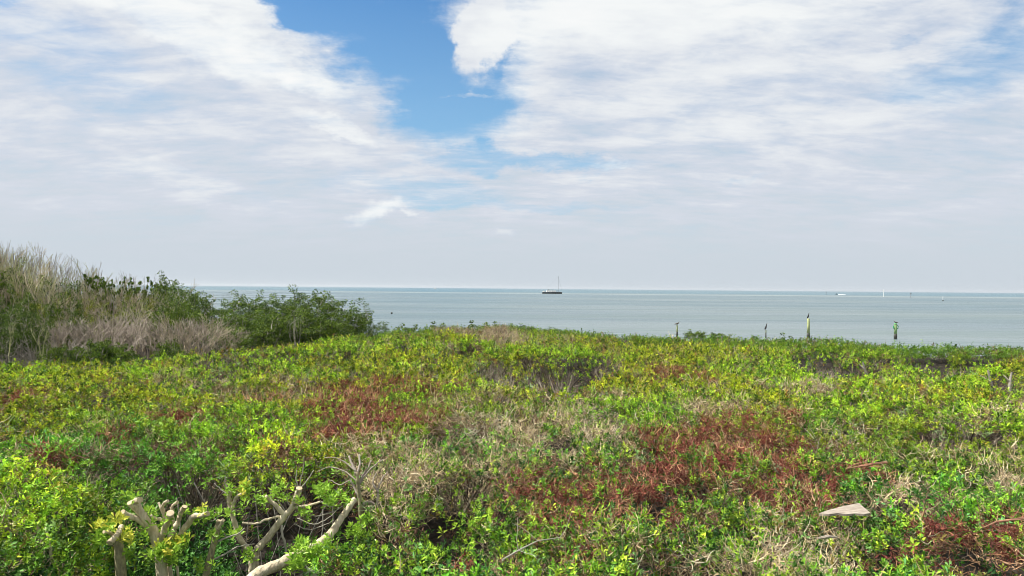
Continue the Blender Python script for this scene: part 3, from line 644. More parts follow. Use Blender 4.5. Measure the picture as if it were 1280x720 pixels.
# taller shrubs that break the skyline of the mat
for px, ty, w, lb in [(869, 411, .8, 'small green shrub standing just right of the leftmost bird post, above the mat edge'), (899, 414, 1.0, 'low rounded green shrub on the mat edge between the two thin bird posts'), (512, 404, .9, 'small green shrub on the mat edge right of the mangroves'), (545, 402, 1.1, 'green shrub on the crest of the mat left of the brown stems'), (596, 401, 1.2, 'green shrub on the crest of the mat above the brown stems'), (628, 402, 1.1, 'green shrub on the highest crest of the mat'), (655, 404, .9, 'green shrub at the right end of the highest crest'), (692, 408, .6, 'small upright green sprig shrub on the mat edge right of the crest'), (985, 417, .7, 'low green shrub on the mat edge right of the second bird post'), (1252, 434, .9, 'low green shrub on the mat edge at the far right')]:
    dd = float(edge_d(*at(px, 412, z=ZC)[:2]))-.6
    place(rc(P_low), px, ty+1.5, dd, 1.75, w*1.15, label=lb, cat='shrub')

# ------------------------------------------------------------------ posts in the water, each with a bird
def pile(name, px, ty, r, mat, label, group, depth, cap=False):
    x0 = ray(px, 400); x0 = x0.x/x0.y*depth; zt = CAMZ-(ty-horizon(px))*depth/F
    e = thing(name, (x0, depth, 0), label, 'post', group)
    m = MB(); m.tube([(0, 0, .55), (.01, .0, zt*.5+.3), (.0, .01, zt-.02), (0, .01, zt)], [r*1.0, r*.95, r*.85, r*.78], 12); m.build('pile', mat, e, True)
    m = MB(); m.tube([(0, 0, -1.0), (0, 0, .2), (0, 0, .56)], [r*1.12, r*1.08, r*1.03], 12); m.build('wet_base', M_wet, e, True)
    return e, Vector((x0, depth, zt))
def bird(loc, pose, label, scale=1.0, mat=None, rz=0.0):
    """perched water bird grown as one body from a skinned skeleton"""
    e = thing('perched_bird', loc, label, 'bird', None, rz); e.scale = (scale,)*3
    me = bpy.data.meshes.new('body')
    if pose == 'upright':
        V = [(0, 0, .16), (-.03, 0, .05), (.03, 0, .30), (.06, 0, .40), (.05, 0, .50), (.09, 0, .56), (.14, 0, .565), (-.10, 0, -.06), (-.14, 0, -.16)]
        E_ = [(0, 1), (0, 2), (2, 3), (3, 4), (4, 5), (5, 6), (1, 7), (7, 8)]; Rr = [.085, .075, .07, .045, .03, .035, .02, .045, .03]
        feet = -.02
    else:
        V = [(0, 0, .14), (-.12, 0, .12), (.11, 0, .17), (.19, 0, .24), (.21, 0, .31), (.26, 0, .33), (.30, 0, .32), (-.26, 0, .09), (-.36, 0, .07)]
        E_ = [(0, 1), (0, 2), (2, 3), (3, 4), (4, 5), (5, 6), (1, 7), (7, 8)]; Rr = [.09, .08, .075, .045, .035, .04, .022, .04, .025]
        feet = 0
    me.from_pydata(V, E_, []); me.materials.append(mat or M_bird)
    b_ = obj('body', me, e); sk = b_.modifiers.new('skin', 'SKIN'); sk.use_smooth_shade = True
    for v_, r_ in zip(me.skin_vertices[0].data, Rr): v_.radius = (r_, r_)
    me.skin_vertices[0].data[0].use_root = True
    ss_ = b_.modifiers.new('sub', 'SUBSURF'); ss_.levels = 1; ss_.render_levels = 1
    hd = V[6]; m = MB(); m.tube([(hd[0], 0, hd[2]), (hd[0]+.07, 0, hd[2]-.005), (hd[0]+.10, 0, hd[2]-.02)], [.013, .009, .003], 6); m.build('beak', M_beak, e)
    for sy in (-1, 1):
        m = MB(); m.tube([(0, sy*.05, .08), (.005, sy*.045, .01), (.05, sy*.05, .0)], [.014, .011, .008], 5); m.build('leg', M_wet, e)
        m = MB(); c0 = Vector(V[0])+Vector((0, sy*.078, .02))
        w = [c0+Vector((.03, 0, .09 if pose == 'upright' else .05)), c0+Vector((-.03, sy*.012, .0)), c0+Vector((-.13, 0, -.2 if pose == 'upright' else -.02))]
        m.tube(w, [.03, .045, .012], 6); m.build('wing', mat or M_bird, e, True)
    return e
DP = 72
_, t1 = pile('mooring_post', 846.5, 406, .085, M_pile, 'pale thin post topped by a hunched bird, leftmost of the posts', 'posts standing in the water', DP)
_, t2 = pile('mooring_post', 957.5, 412, .055, M_pile, 'thinnest post, topped by a black bird leaning right', 'posts standing in the water', DP)
_, t3 = pile('mooring_post', 1010.5, 398, .15, M_pile, 'tall thick pale post with a dark wet base and a bird on top', 'posts standing in the water', DP)
e4, t4 = pile('channel_marker', 1119.5, 404, .155, M_pileg, 'tall greenish post with green marker arms near its top, rightmost', 'posts standing in the water', DP)
bird(t1+Vector((.0, 0, .0)), 'flat', 'dark hunched bird perched on the leftmost pale post', .95, M_brownbird, 0.25)
bird(t2+Vector((.0, 0, .1)), 'upright', 'black bird with raised neck perched on the thinnest post', .95, None, .1)
bird(t3+Vector((-.02, 0, .1)), 'upright', 'black bird perched upright on the tall pale post', .85, None, -.3)
bird(t4+Vector((.0, 0, .02)), 'flat', 'small dark bird perched on the green marker post', .7, M_brownbird, 2.6)
for sx in (-1, 1):
    m = MB(); z4 = t4.z
    m.tube([(sx*.10, 0, z4-.62), (sx*.24, -.05, z4-.50), (sx*.26, -.05, z4-.30), (sx*.12, 0, z4-.18)], [.035, .045, .045, .03], 6); m.build('marker_arm', M_green, e4)
m = MB(); m.tube([(0, 0.01, t4.z-.10), (0, 0.01, t4.z+.01)], [.15, .12], 12); m.build('cap', M_green, e4, True)

# ------------------------------------------------------------------ boats and marks far out
def far(px, py_water):
    d_ = ray(px, 400); y0 = CAMZ*F/(py_water-horizon(px)); return Vector((d_.x/d_.y*y0, y0, 0))
def hull_mesh(Ln, B, Hh, mat, name, parent, z0=-.4, bowrise=.5, sect=None):
    m = MB(); n = 16; prof_ = []
    for i in range(n+1):
        f = i/n; x_ = (f-.5)*Ln; w = B/2*(1-max(0, (f-.45)/.55)**2.2)*(0.82+.18*min(1, f*4)); w = max(w, .03)
        top = Hh*(1+bowrise*f**2.2); fl = 1+.12*f
        prof_.append([(x_-(.0 if f > .02 else 0), -w*fl, top), (x_, -w*.92, top*.45), (x_-.03*Ln*f**3, -w*.62, z0), (x_-.03*Ln*f**3, w*.62, z0), (x_, w*.92, top*.45), (x_, w*fl, top)])
    for s_ in prof_: m.v += [Vector(v) for v in s_]
    for i in range(n):
        for j in range(6):
            a_ = i*6+j; b_ = i*6+(j+1) % 6; m.f.append((a_, b_, b_+6, a_+6)); m.m.append(0)
    m.f.append(tuple(range(5, -1, -1))); m.m.append(0); m.f.append(tuple(n*6+j for j in range(6))); m.m.append(0)
    return m.build(name, mat, parent)
p = far(690, 367.1); px_m = p.y/F                     # metres per photo pixel there
y_ = thing('sailing_yacht', p, 'dark hulled sailing yacht with a white cabin and tall bare mast, anchored off the shore', 'yacht', None, R(3))
Ln = 25*px_m
hull_mesh(Ln, 4.6, 1.5, M_navy, 'hull', y_, -.5, .22)
m = MB(); m.box((Ln*.40, 0, 1.78), (Ln*.20, 1.6, .30), taper=.9); m.build('bowsprit', M_white, y_)
m = MB()
for zz, sx, sy, cx in ((1.75, Ln*.86, 3.6, -.0), ): m.box((cx, 0, zz), (sx, sy, .25))
m.build('deck', M_white, y_)
m = MB(); m.box((-Ln*.06, 0, 2.55), (Ln*.50, 2.9, 1.35), taper=.90); cab = m.build('cabin', M_white, y_)
m = MB(); m.box((-Ln*.10, 0, 4.25), (Ln*.22, 2.6, .16)); m.build('canopy', M_canvas, y_)
for sx in (-.19, -.01):
    for sy in (-1, 1):
        m = MB(); m.tube([(Ln*sx, sy*1.1, 3.1), (Ln*sx, sy*1.1, 4.2)], .05, 6); m.build('canopy_post', M_metal, y_)
for i, cx in enumerate((-.24, -.12, 0.02, .12)):
    for sy in (-1, 1):
        m = MB(); m.box((Ln*cx, sy*1.40, 2.6), (Ln*.06, .14, .5)); m.build('window', M_glass, cab)
m = MB(); m.box((-Ln*.21, 0, 3.55), (Ln*.045, 2.2, .9)); m.build('windscreen', M_glass, y_)
hm = (367.1-345)*px_m
m = MB(); m.tube([(Ln*.30, 0, 1.6), (Ln*.30, 0, hm)], [.16, .11], 8); mast = m.build('mast', M_metal, y_)
m = MB(); m.tube([(Ln*.30, 0, 3.4), (Ln*.02, 0, 3.7)], [.12, .10], 6); m.build('boom', M_metal, y_)
m = MB(); m.tube([(Ln*.30, 0, hm-.4), (Ln*.49, 0, 2.1)], .035, 4); m.build('forestay', M_metal, y_)
m = MB(); m.tube([(Ln*.30, 0, hm-.2), (-Ln*.46, 0, 2.1)], .02, 4); m.build('backstay', M_metal, y_)
m = MB(); m.box((-Ln*.44, 0, 2.25), (1.6, 2.4, .8), taper=.7); m.build('dinghy', M_canvas, y_)
m = MB()
for sy in (-1, 1):
    m.tube([(-Ln*.46, sy*1.9, 2.6), (Ln*.36, sy*1.6, 2.75)], .03, 4)
    for i in range(9): m.tube([(-Ln*.46+i*Ln*.1, sy*1.88, 1.8), (-Ln*.46+i*Ln*.1, sy*1.88, 2.66)], .03, 4)
m.build('railing', M_metal, y_)

def small_boat(px, pyw, wpx, label, hullmat, rz, wake=False):
    p = far(px, pyw); L_ = wpx*p.y/F
    e = thing('motor_boat', p, label, 'boat', None, rz)
    hull_mesh(L_, L_*.3, L_*.13, hullmat, 'hull', e, -.2, .5)
    m = MB(); m.box((0, 0, L_*.22), (L_*.34, L_*.22, L_*.18), taper=.75); m.build('cabin', hullmat, e)
    m = MB(); m.box((L_*.02, 0, L_*.34), (L_*.3, L_*.22, L_*.03)); m.build('hardtop', M_white if hullmat is M_white else M_navy, e)
    return e, p, L_
small_boat(543.5, 361.3, 5, 'tiny white motor boat on the horizon left of the yacht', M_white, 0)
e_, p_, L_ = small_boat(1045.5, 368.0, 3.2, 'tiny dark speedboat near the horizon trailing white foam', M_navy, math.pi)
m = MB(); b0 = 0
ws = [(L_*.45, .8), (L_*1.2, 1.6), (L_*2.2, 1.4), (L_*3.4, .8)]
for x_, w in ws: m.v += [Vector((x_, -w, .05)), Vector((x_, -w*.5, .6)), Vector((x_, w*.5, .6)), Vector((x_, w, .05))]
for i in range(3):
    for j in range(3): m.f.append((i*4+j, i*4+4+j, i*4+5+j, i*4+1+j)); m.m.append(0)
wk = m.build('wake', M_foam); wk.location = p_; tag(wk, 'white foam wake behind the tiny dark speedboat', 'wake')
def mark(px, top, pyw, rpx, mat, label, base=None):
    p = far(px, pyw); k_ = p.y/F; h_ = (pyw-top)*k_; r_ = rpx*k_
    e = thing('channel_marker', p, label, 'marker', 'marker posts far out on the water')
    m = MB(); m.tube([(0, 0, -1), (0, 0, h_*.6), (0, 0, h_)], [r_, r_*.9, r_*.8], 8); m.build('pole', mat, e)
    if base: m = MB(); m.tube([(0, 0, -.5), (0, 0, h_*.12), (0, 0, h_*.24)], [r_*2.2, r_*2.4, r_*1.3], 10); m.build('float', base, e)
    else: m = MB(); m.box((0, 0, h_*.80), (r_*3.2, r_*.6, h_*.22)); m.build('daymark', mat, e)
    return e
mark(1032.3, 364.2, 368.2, .32, M_metal, 'short dark marker post far out, left of the tiny speedboat')
mark(1104.2, 361.8, 370.8, .28, M_white, 'slim white marker pole near the horizon above the green post')
mark(1138.3, 365.5, 372.5, .38, M_metal, 'dark marker post far out between two white poles')
mark(1178.5, 370.0, 376.3, .30, M_white, 'white spar buoy on a dark float, rightmost of the far markers', M_wet)
p = far(489.5, 392.2); m = MB(); rr = 1.25*p.y/F
m.tube([(0, 0, -.1), (0, 0, .08), (0, 0, rr*.9), (0, 0, rr*1.5), (0, 0, rr*1.75)], [rr*.6, rr*.95, rr*1.05, rr*.7, rr*.2], 10)
fl_ = m.build('float_buoy', M_wet, None, True); fl_.location = p; tag(fl_, 'small dark buoy floating on the water right of the mangroves', 'buoy')

# ------------------------------------------------------------------ pruned shrubs in the dark hollow at the lower left
clus = [rosette(9, .062).mesh('leaf_cluster', M_fresh) for i in range(4)]
clus_y = [rosette(8, .062).mesh('leaf_cluster', M_yell) for i in range(3)]
def W(px, py, dp): return at(px, py, y=dp)
def limb(e, name, pts, rad, mat=M_bark, base=None, n=9, cut=True):
    P_ = [W(*q)-e.location for q in pts]; Q = []; Rd = []
    for i in range(len(P_)-1):                           # refine and roughen
        for k_ in range(4):
            f = k_/4; a = P_[max(i-1, 0)]; b_ = P_[i]; c = P_[i+1]; d_ = P_[min(i+2, len(P_)-1)]
            Q.append(.5*((2*b_)+(c-a)*f+(2*a-5*b_+4*c-d_)*f*f+(3*b_-3*c+d_-a)*f**3)+rv(.004)); Rd.append((rad[i]*(1-f)+rad[i+1]*f)*.95*random.uniform(.93, 1.08))
    Q.append(P_[-1]); Rd.append(rad[-1]*1.05); m = MB(); m.tube(Q, Rd, n, 0, True, 1 if cut else 0)
    o = m.build(name, [mat, M_cut], e, True)
    for f_ in o.data.polygons[-2:]: f_.use_smooth = False
    return o
def leaves_at(e, spots, kinds=None, tilt=.6):
    for px, py, dp, r_, n_ in spots:
        for i in range(int(n_*.95+.5)):
            a = random.uniform(0, 6.28); q = math.sqrt(random.random())*r_
            p_ = W(px+math.cos(a)*q, py+math.sin(a)*q*.7, dp+random.uniform(-.12, .12))-e.location
            o = obj('leaf_cluster', rc(kinds or clus), e, p_); o.rotation_euler = (random.gauss(0, tilt), random.gauss(0, tilt), random.uniform(0, 6.28)); s_ = random.uniform(.8, 1.25); o.scale = (s_,)*3
D0 = 6.0
def base_of(px, dp): q = W(px, 700, dp); return Vector((q.x, q.y, gz(q.x, q.y)))
GP = 'pruned shrubs in the dark hollow at the lower left'
e = thing('pruned_shrub', base_of(207, D0), 'thick pale trunk crowned by many sawn stubs and yellow green sprouts, lower left', 'shrub', GP)
limb(e, 'trunk', [(212, 980, D0), (209, 800, D0), (205, 740, D0), (200, 695, D0), (193, 668, D0), (189, 659, D0)], [.06, .052, .05, .048, .05, .046])
limb(e, 'stub', [(193, 672, D0), (186, 655, D0-.03), (177, 641, D0-.05), (170, 628, D0-.08), (175, 625, D0-.12)], [.042, .036, .034, .030, .026])
limb(e, 'stub', [(180, 646, D0), (171, 637, D0-.05), (163, 628, D0-.1)], [.028, .027, .027])
limb(e, 'stub', [(187, 662, D0), (173, 650, D0-.05), (161, 645, D0-.1), (153, 640, D0-.14)], [.028, .025, .023, .022])
limb(e, 'stub', [(200, 680, D0), (206, 662, D0-.03), (211, 650, D0-.1), (213, 641, D0-.16)], [.03, .028, .028, .03])
limb(e, 'stub', [(207, 660, D0+.03), (205, 643, D0+.03), (203, 632, D0), (210, 626, D0-.02)], [.020, .017, .015, .015])
limb(e, 'stub', [(203, 640, D0+.03), (198, 628, D0+.05)], [.012, .009])
limb(e, 'stub', [(212, 672, D0), (219, 660, D0-.02), (223, 650, D0-.03), (226, 640, D0-.05), (231, 633, D0-.06)], [.028, .024, .023, .022, .022])
limb(e, 'stub', [(218, 660, D0+.04), (215, 645, D0+.06), (216, 632, D0+.05), (222, 628, D0+.05)], [.018, .015, .014, .016])
limb(e, 'stub', [(215, 690, D0), (226, 668, D0), (234, 656, D0-.02), (242, 646, D0-.05), (250, 645, D0-.1), (260, 642, D0-.13)], [.036, .030, .028, .027, .022, .022])
limb(e, 'stub', [(202, 650, D0-.05), (194, 648, D0-.1), (188, 644, D0-.12)], [.016, .012, .010])
limb(e, 'stem', [(214, 900, D0+.1), (213, 740, D0+.08), (212, 705, D0+.06), (216, 680, D0)], [.03, .024, .022, .02])
limb(e, 'stem', [(232, 900, D0+.1), (224, 730, D0+.08), (217, 700, D0+.05), (214, 690, D0)], [.014, .012, .010, .009])
leaves_at(e, [(212, 690, D0-.12, 17, 26), (225, 678, D0-.1, 12, 12), (194, 690, D0-.1, 10, 5), (165, 621, D0, 9, 5), (238, 640, D0, 16, 9), (262, 640, D0, 9, 6), (205, 652, D0-.1, 18, 7), (182, 664, D0-.1, 9, 4), (190, 640, D0+.05, 10, 4)])
leaves_at(e, [(210, 682, D0-.15, 15, 9), (226, 668, D0-.12, 10, 4), (255, 636, D0-.05, 10, 3)], clus_y)
e = thing('pruned_shrub', base_of(150, 5.8), 'single mossy trunk with a sawn stub and yellow leaves at the far lower left', 'shrub', GP)
limb(e, 'trunk', [(153, 960, 5.8), (151, 800, 5.8), (151, 730, 5.8), (149, 690, 5.8), (148, 672, 5.8)], [.055, .048, .046, .042, .034], M_bark2)
limb(e, 'stub', [(152, 658, 5.82), (149, 665, 5.74), (143, 673, 5.66), (137, 679, 5.6)], [.022, .026, .026, .026])
limb(e, 'stub', [(146, 676, 5.8), (138, 667, 5.75), (130, 664, 5.7)], [.018, .016, .018])
leaves_at(e, [(142, 665, 5.75, 20, 8), (128, 672, 5.8, 12, 6), (158, 690, 5.75, 10, 4)])
leaves_at(e, [(130, 655, 5.75, 9, 6), (155, 666, 5.7, 10, 7), (146, 648, 5.75, 8, 5), (160, 672, 5.7, 6, 3)], clus_y)
e = thing('pruned_shrub', base_of(257, 6.0), 'slim leaning grey trunk right of the many stubbed trunk, sawn off at its top', 'shrub', GP)
limb(e, 'trunk', [(232, 900, 6.0), (247, 760, 6.0), (257, 718, 6.0), (266, 684, 6.0), (270, 668, 6.0), (274, 651, 6.0)], [.04, .036, .034, .029, .026, .024], M_bark2)
limb(e, 'stub', [(272, 662, 6.0), (276, 656, 5.97), (279, 650, 5.95)], [.016, .015, .015])
limb(e, 'stub', [(268, 680, 6), (282, 672, 6.05), (296, 668, 6.1), (306, 660, 6.15)], [.010, .008, .006, .004], M_grey)
limb(e, 'stub', [(263, 700, 6), (280, 694, 6.05), (296, 684, 6.1), (318, 680, 6.2)], [.010, .008, .006, .004], M_grey)
leaves_at(e, [(270, 668, 5.95, 12, 7), (278, 640, 6.0, 9, 4), (258, 705, 5.9, 12, 5)])
D1 = 6.25
e = thing('pruned_shrub', base_of(317, D1), 'Y shaped pale branch pair rising out of the dark hollow with leafy tips', 'shrub', GP)
limb(e, 'trunk', [(311, 980, D1), (314, 800, D1), (316, 730, D1), (317, 707, D1), (318, 693, D1)], [.058, .052, .05, .046, .046])
limb(e, 'branch', [(317, 697, D1), (322, 686, D1), (333, 675, D1), (345, 659, D1), (355, 645, D1), (366, 634, D1), (370, 622, D1), (374, 610, D1-.03)], [.040, .037, .035, .034, .033, .03, .028, .028])
limb(e, 'branch', [(318, 697, D1), (311, 687, D1), (303, 678, D1), (297, 666, D1), (293, 652, D1), (289, 636, D1), (286, 624, D1), (288, 614, D1)], [.034, .027, .025, .024, .023, .022, .021, .018])
limb(e, 'branch', [(290, 638, D1), (293, 626, D1-.02), (299, 619, D1-.04), (306, 616, D1-.06)], [.018, .016, .014, .013])
limb(e, 'branch', [(355, 643, D1), (347, 634, D1-.03), (339, 627, D1-.05), (332, 620, D1-.08)], [.026, .021, .017, .013])
limb(e, 'branch', [(352, 646, D1), (343, 647, D1-.05), (332, 650, D1-.1), (318, 655, D1-.14), (303, 653, D1-.18)], [.012, .012, .011, .010, .008])
limb(e, 'branch', [(367, 634, D1), (376, 633, D1-.03), (388, 631, D1-.06), (401, 627, D1-.1)], [.013, .012, .011, .009])
limb(e, 'branch', [(352, 656, D1), (353, 668, D1-.02), (356, 680, D1-.02), (358, 705, D1)], [.012, .011, .010, .008], M_grey)
for a_ in [((358, 640), (352, 632), (347, 625)), ((364, 634), (360, 628), (359, 621)), ((374, 612), (376, 600), (379, 585), (380, 570)), ((374, 611), (370, 600), (371, 588)), ((375, 612), (384, 600), (392, 588)), ((341, 628), (338, 616), (345, 604)), ((289, 616), (282, 606), (281, 595)), ((287, 620), (276, 612), (268, 604)), ((402, 627), (412, 634), (420, 630)), ((372, 648), (392, 655), (410, 648), (424, 634)), ((376, 640), (395, 645), (415, 640), (430, 632)), ((368, 655), (385, 662), (402, 658), (418, 650))]:
    dp = D1+random.uniform(-.05, .25); limb(e, 'twig', [(q[0], q[1], dp) for q in a_], [.0065-.0012*i for i in range(len(a_))], M_grey, n=5, cut=False)
leaves_at(e, [(300, 610, D1-.02, 15, 13), (283, 612, D1, 9, 4), (330, 618, D1, 16, 12), (353, 612, D1+.05, 14, 9), (409, 616, D1-.05, 17, 26), (424, 624, D1-.05, 12, 7), (384, 640, D1-.05, 9, 6), (376, 622, D1-.02, 9, 4), (378, 676, D1-.25, 10, 9), (368, 686, D1-.3, 9, 6), (294, 662, D1-.03, 7, 6), (309, 690, D1-.2, 10, 4), (300, 634, D1+.1, 12, 5), (366, 704, D1-.5, 10, 6)])
leaves_at(e, [(303, 607, D1-.06, 12, 5), (370, 690, D1-.35, 10, 3)], clus_y)
e = thing('leaning_limb', base_of(330, 5.7), 'long thick sawn limb slanting up to the right across the dark hollow', 'branch')
limb(e, 'limb', [(296, 742, 5.35), (320, 719, 5.5), (345, 707, 5.6), (368, 696, 5.75), (392, 684, 5.95), (407, 673, 6.1), (418, 661, 6.2), (428, 646, 6.3), (436, 634, 6.35), (444, 624, 6.4)], [.055, .052, .048, .046, .042, .040, .037, .034, .031, .029])
leaves_at(e, [(384, 684, 5.75, 15, 20), (370, 702, 5.5, 11, 10), (412, 680, 5.9, 16, 16), (400, 694, 5.8, 14, 14)])
D2 = 7.2
e = thing('dead_shrub', base_of(450, D2), 'dead brown branching stem at the right edge of the dark hollow', 'shrub')
limb(e, 'trunk', [(462, 800, D2+.2), (455, 690, D2+.1), (451, 650, D2), (450, 628, D2), (448, 608, D2), (446, 590, D2)], [.030, .028, .026, .024, .020, .016], M_bark2)
leaves_at(e, [(456, 664, 6.9, 16, 22), (440, 662, 6.8, 12, 12), (462, 645, 7.0, 10, 8)])
for pts, r0 in [(((448, 610), (454, 595), (460, 585), (464, 575)), .02), (((446, 592), (440, 580), (436, 570)), .018), (((446, 592), (450, 580), (449, 568)), .016), (((450, 625), (444, 612), (438, 600)), .016), (((451, 632), (462, 628), (474, 634), (482, 640)), .022), (((472, 634), (472, 618), (476, 602), (484, 590)), .018), (((474, 616), (466, 604), (470, 592)), .012), (((449, 604), (432, 590), (412, 584), (396, 590)), .010), (((446, 590), (425, 574), (405, 572)), .008), (((455, 596), (468, 582), (480, 574)), .010), (((438, 600), (424, 606), (412, 600), (402, 606)), .007)]:
    limb(e, 'branch', [(q[0], q[1], D2+.04*i) for i, q in enumerate(pts)], [r0*(1-.22*i) for i in range(len(pts))], M_pink, n=6)
# small bare sticks behind the front leaves, far lower left
e = thing('stem_pair', base_of(50, 5.9), 'two short pale stems showing among the leaves at the far left', 'stems')
limb(e, 'stem', [(56, 700, 5.9), (52, 675, 5.9), (46, 658, 5.95)], [.014, .013, .012]); limb(e, 'stem', [(66, 705, 5.9), (62, 680, 5.9), (56, 660, 5.95)], [.012, .011, .009])
# stems hanging in the shade under the mat
mb = MB()
for i in range(26):
    px, dp = U(215, 440), U(7.2, 10); q = W(px, 600, dp); q.z = ZC-.15
    w = wander(q, Vector((U(-.7, .7), U(-.5, .5), -1)), U(.8, 2.0), 5, .22); mb.tube(w, [.007, .006, .005, .005, .004, .003], 4, cap=False)
tag(mb.build('hanging_stems', M_ash), 'thin grey stems standing in the shade inside the dark hollow', 'stems', kind='stuff')

# ------------------------------------------------------------------ things lying on the mat
def on_mat(px, py, dz=.0):
    q = at(px, py, z=ZC+dz); return q
c = on_mat(1056, 643, .07); m = MB(); a = [at(*q, z=c.z) for q in ((1023, 643), (1084, 642.5), (1089, 644), (1050, 645.5))]
rim_ = [(1023.5, 643.2, -.01), (1036, 644.6, -.004), (1047, 643.9, 0), (1058, 645.2, 0), (1069, 644.3, 0), (1080, 645.0, 0), (1088, 643.6, 0), (1083, 640.2, .006), (1079.5, 638.2, .012), (1074, 634.2, .022), (1066, 635.6, .02), (1055, 636.6, .014), (1046, 638.5, .008), (1034, 640.4, 0)]
n_ = len(rim_); lo = [at(x_, y__, z=c.z)-c+Vector((0, 0, z_)) for x_, y__, z_ in rim_]; th = Vector((0, 0, .02))
m.v = lo+[v_+th+rv(.002) for v_ in lo]
m.f = [tuple(range(n_)), tuple(range(2*n_-1, n_-1, -1))]+[(i_, i_+n_, (i_+1) % n_+n_, (i_+1) % n_) for i_ in range(n_)]; m.m = [0]*len(m.f)
bo = m.build('board_scrap', M_board); bo.location = c; tag(bo, 'pale weathered wedge of board lying on the mat at the lower right', 'board')
c = on_mat(1035, 673, .12); m = MB(); m.tube([(-.08, 0, 0), (0, .01, .012), (.09, .03, .0)], [.008, .014, .006], 6); bo = m.build('pale_scrap', M_board); bo.location = c; tag(bo, 'small pale scrap among dry twigs below the wedge of board', 'scrap')
def lying(name, pts, r0, mat, label, dz=.14):
    q0 = on_mat(*pts[0], dz); e = thing(name, q0, label, 'branch'); m = MB()
    P_ = [on_mat(*q, dz+.02*math.sin(i*2))-q0 for i, q in enumerate(pts)]; m.tube(P_, [r0*(1-.6*i/(len(pts)-1)) for i in range(len(pts))], 6); m.build('stem', mat, e)
    for k_ in range(4):
        s0 = P_[1+k_ % (len(P_)-1)]; w = wander(s0, rv()+Vector((0, 0, .5)), .25, 3, .3); m = MB(); m.tube(w, [r0*.4, r0*.3, r0*.25, r0*.1], 4); m.build('twig', mat, e)
M_rust = plain('rusty_twig', (.22, .10, .06), (.38, .2, .12), 9)
lying('dead_branch', [(1108, 578), (1090, 580), (1074, 583), (1058, 586)], .016, M_rust, 'reddish dead branch lying on the mat right of the big red patch')
lying('dead_branch', [(1280, 648), (1262, 650), (1246, 652), (1228, 660)], .012, M_rust, 'thin reddish dead branch at the right edge of the frame')
lying('dead_branch', [(628, 700), (648, 688), (672, 676), (700, 672)], .008, M_grey, 'thin grey forked twig arching over dark leaves at the bottom centre')
for px, py, hh_, ln_, lb in [(1243, 487, 24, -8, 'dark leaning dead stub at the right beside a pale upright one'), (1262, 485, 19, 2, 'pale upright dead stub at the right edge of the mat'), (1084, 466, 14, -6, 'short grey dead stem beside the right hollow')]:
    q = at(px, py+4, z=ZC-.35); e = thing('dead_stub', q, lb, 'stub'); k_ = q.y/F; H_ = hh_*k_
    m = MB(); w = wander((0, 0, 0), (ln_*.05, 0, 1), H_+.1, 4, .08); m.tube(w, [.04, .036, .032, .028, .022], 7); m.build('stem', M_ash if px != 1262 else M_grey, e)
    m = MB(); m.tube(wander(w[2], (-1, .1, .7), H_*.6, 3, .2), [.03, .022, .016, .01], 6); m.build('side_branch', M_grey, e)
for grp in (P_green, P_dark, P_olive, P_col, P_low, P_tan, P_pink, P_ash, P_heap, P_fork):
    for e in grp:
        if not e.get('used'):
            for c in list(e.children): bpy.data.objects.remove(c)
            bpy.data.objects.remove(e)
        else: del e['used']
for o in COL.objects:
    if 'used' in o.keys(): del o['used']
# ------------------------------------------------------------------ sea haze
mh = bpy.data.materials.new('haze'); mh.use_nodes = True; t = mh.node_tree; t.nodes.clear()
pv = nd(t, 'ShaderNodeVolumePrincipled'); pv.inputs['Color'].default_value = (.86, .91, .96, 1); pv.inputs['Density'].default_value = 0.00006; pv.inputs['Anisotropy'].default_value = 0.2
t.links.new(pv.outputs[0], nd(t, 'ShaderNodeOutputMaterial').inputs['Volume'])
m = MB(); m.box((0, 5900, 14), (24400, 12400, 32)); hzo = m.build('haze', mh); tag(hzo, kind='stuff'); hzo.display_type = 'WIRE'

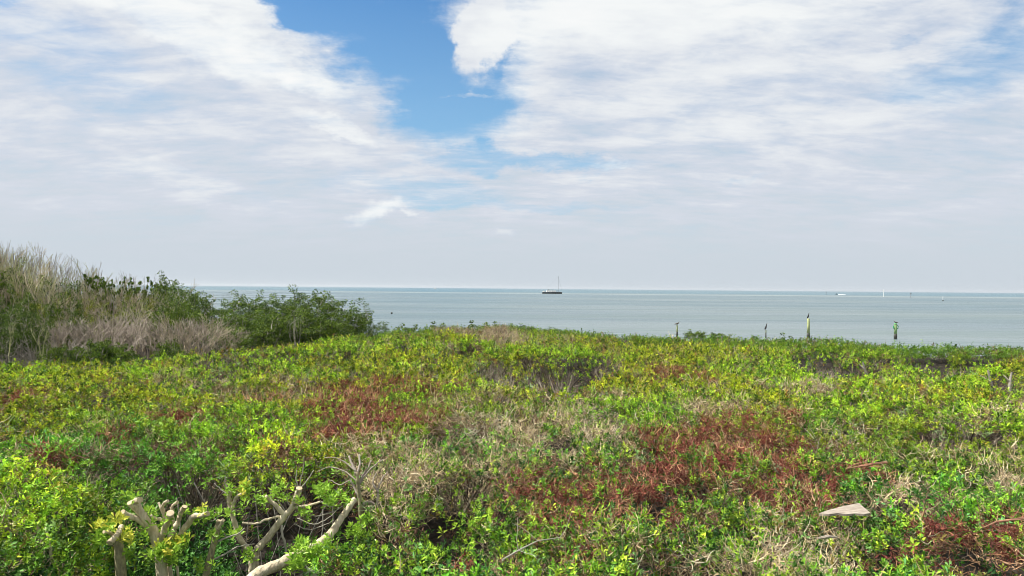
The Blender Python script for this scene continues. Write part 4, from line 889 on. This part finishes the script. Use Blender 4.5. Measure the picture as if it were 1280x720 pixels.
# ------------------------------------------------------------------ one label each, in order along the thicket
ORD = ['', 'second', 'third', 'fourth', 'fifth', 'sixth', 'seventh', 'eighth', 'ninth', 'tenth', 'eleventh', 'twelfth', 'thirteenth', 'fourteenth', 'fifteenth', 'sixteenth']
def order(group, fmt, skip=()):
    it = []
    for o in COL.objects:
        if o.get('group') == group and o.get('label') not in skip:
            X_, _ = pix(np.array([o.location.x]), np.array([o.location.y]), np.array([o.location.z])); it.append((float(X_[0]), o))
    out = [o for x_, o in it if x_ < 0]; it = sorted([(x_, o.name, o) for x_, o in it if x_ >= 0])
    n = len(it)
    for i, (_, _, o) in enumerate(it):
        if i < (n+1)//2: w = 'leftmost' if i == 0 else ORD[i]+' from left'
        else: w = 'rightmost' if i == n-1 else ORD[n-1-i]+' from right'
        o['label'] = fmt % w
order('slender trees on the ridge of the thicket', 'slender green tree poking above the thicket ridge, %s')
order('bare saplings along the top of the left thicket', 'thin bare sapling rising above the thicket top, %s')
order('grey brown bare shrubs in front of the mangroves', 'rounded bare shrub between thicket and mangrove clump, %s')
order('small green shrubs at the foot of the thicket', 'small bright green shrub at the thicket foot, %s')
order('fallen grey branches under the left thicket', 'heap of fallen grey branches under the thicket, %s')
order('twiggy brown shrubs at the foot of the thicket', 'low twiggy pinkish brown shrub below the thicket, %s')
order('olive shrubs inside the left thicket', 'olive leafy shrub among the bare tan stems, %s')
order('dark leafy shrubs behind the bare stems', 'dark leafy shrub half hidden behind bare stems, %s')
order('mangroves at the right end of the bare thicket', 'green mangrove at the right end of the thicket, %s')
keep = tuple(SPECIAL.values())
for lab, f_ in ((LM, 'green mangrove in the back row of the clump, %s'), ('low green mangrove in the front row of the clump, just behind the green mat', 'low green mangrove in the front row of the clump, %s')):
    order(GM, f_, keep+tuple({o.get('label') for o in COL.objects if o.get('label') and o.get('label') != lab}))

def zone_label(x_, row):
    z_ = 'just outside the left frame edge' if x_ < 0 else 'under the highest bare twigs at the far left' if x_ < 55 else 'left of the slender ridge trees' if x_ < 110 else 'below the slender ridge trees' if x_ < 180 else 'beside the mangroves of the thicket end'
    return 'bare tan shrub %s, %s' % (row, z_)
for o in COL.objects:
    if o.get('group') == G1:
        X_, _ = pix(np.array([o.location.x]), np.array([o.location.y]), np.array([o.location.z]))
        o['label'] = zone_label(float(X_[0]), 'in rear row' if o.location.y > 37 else 'in middle row')
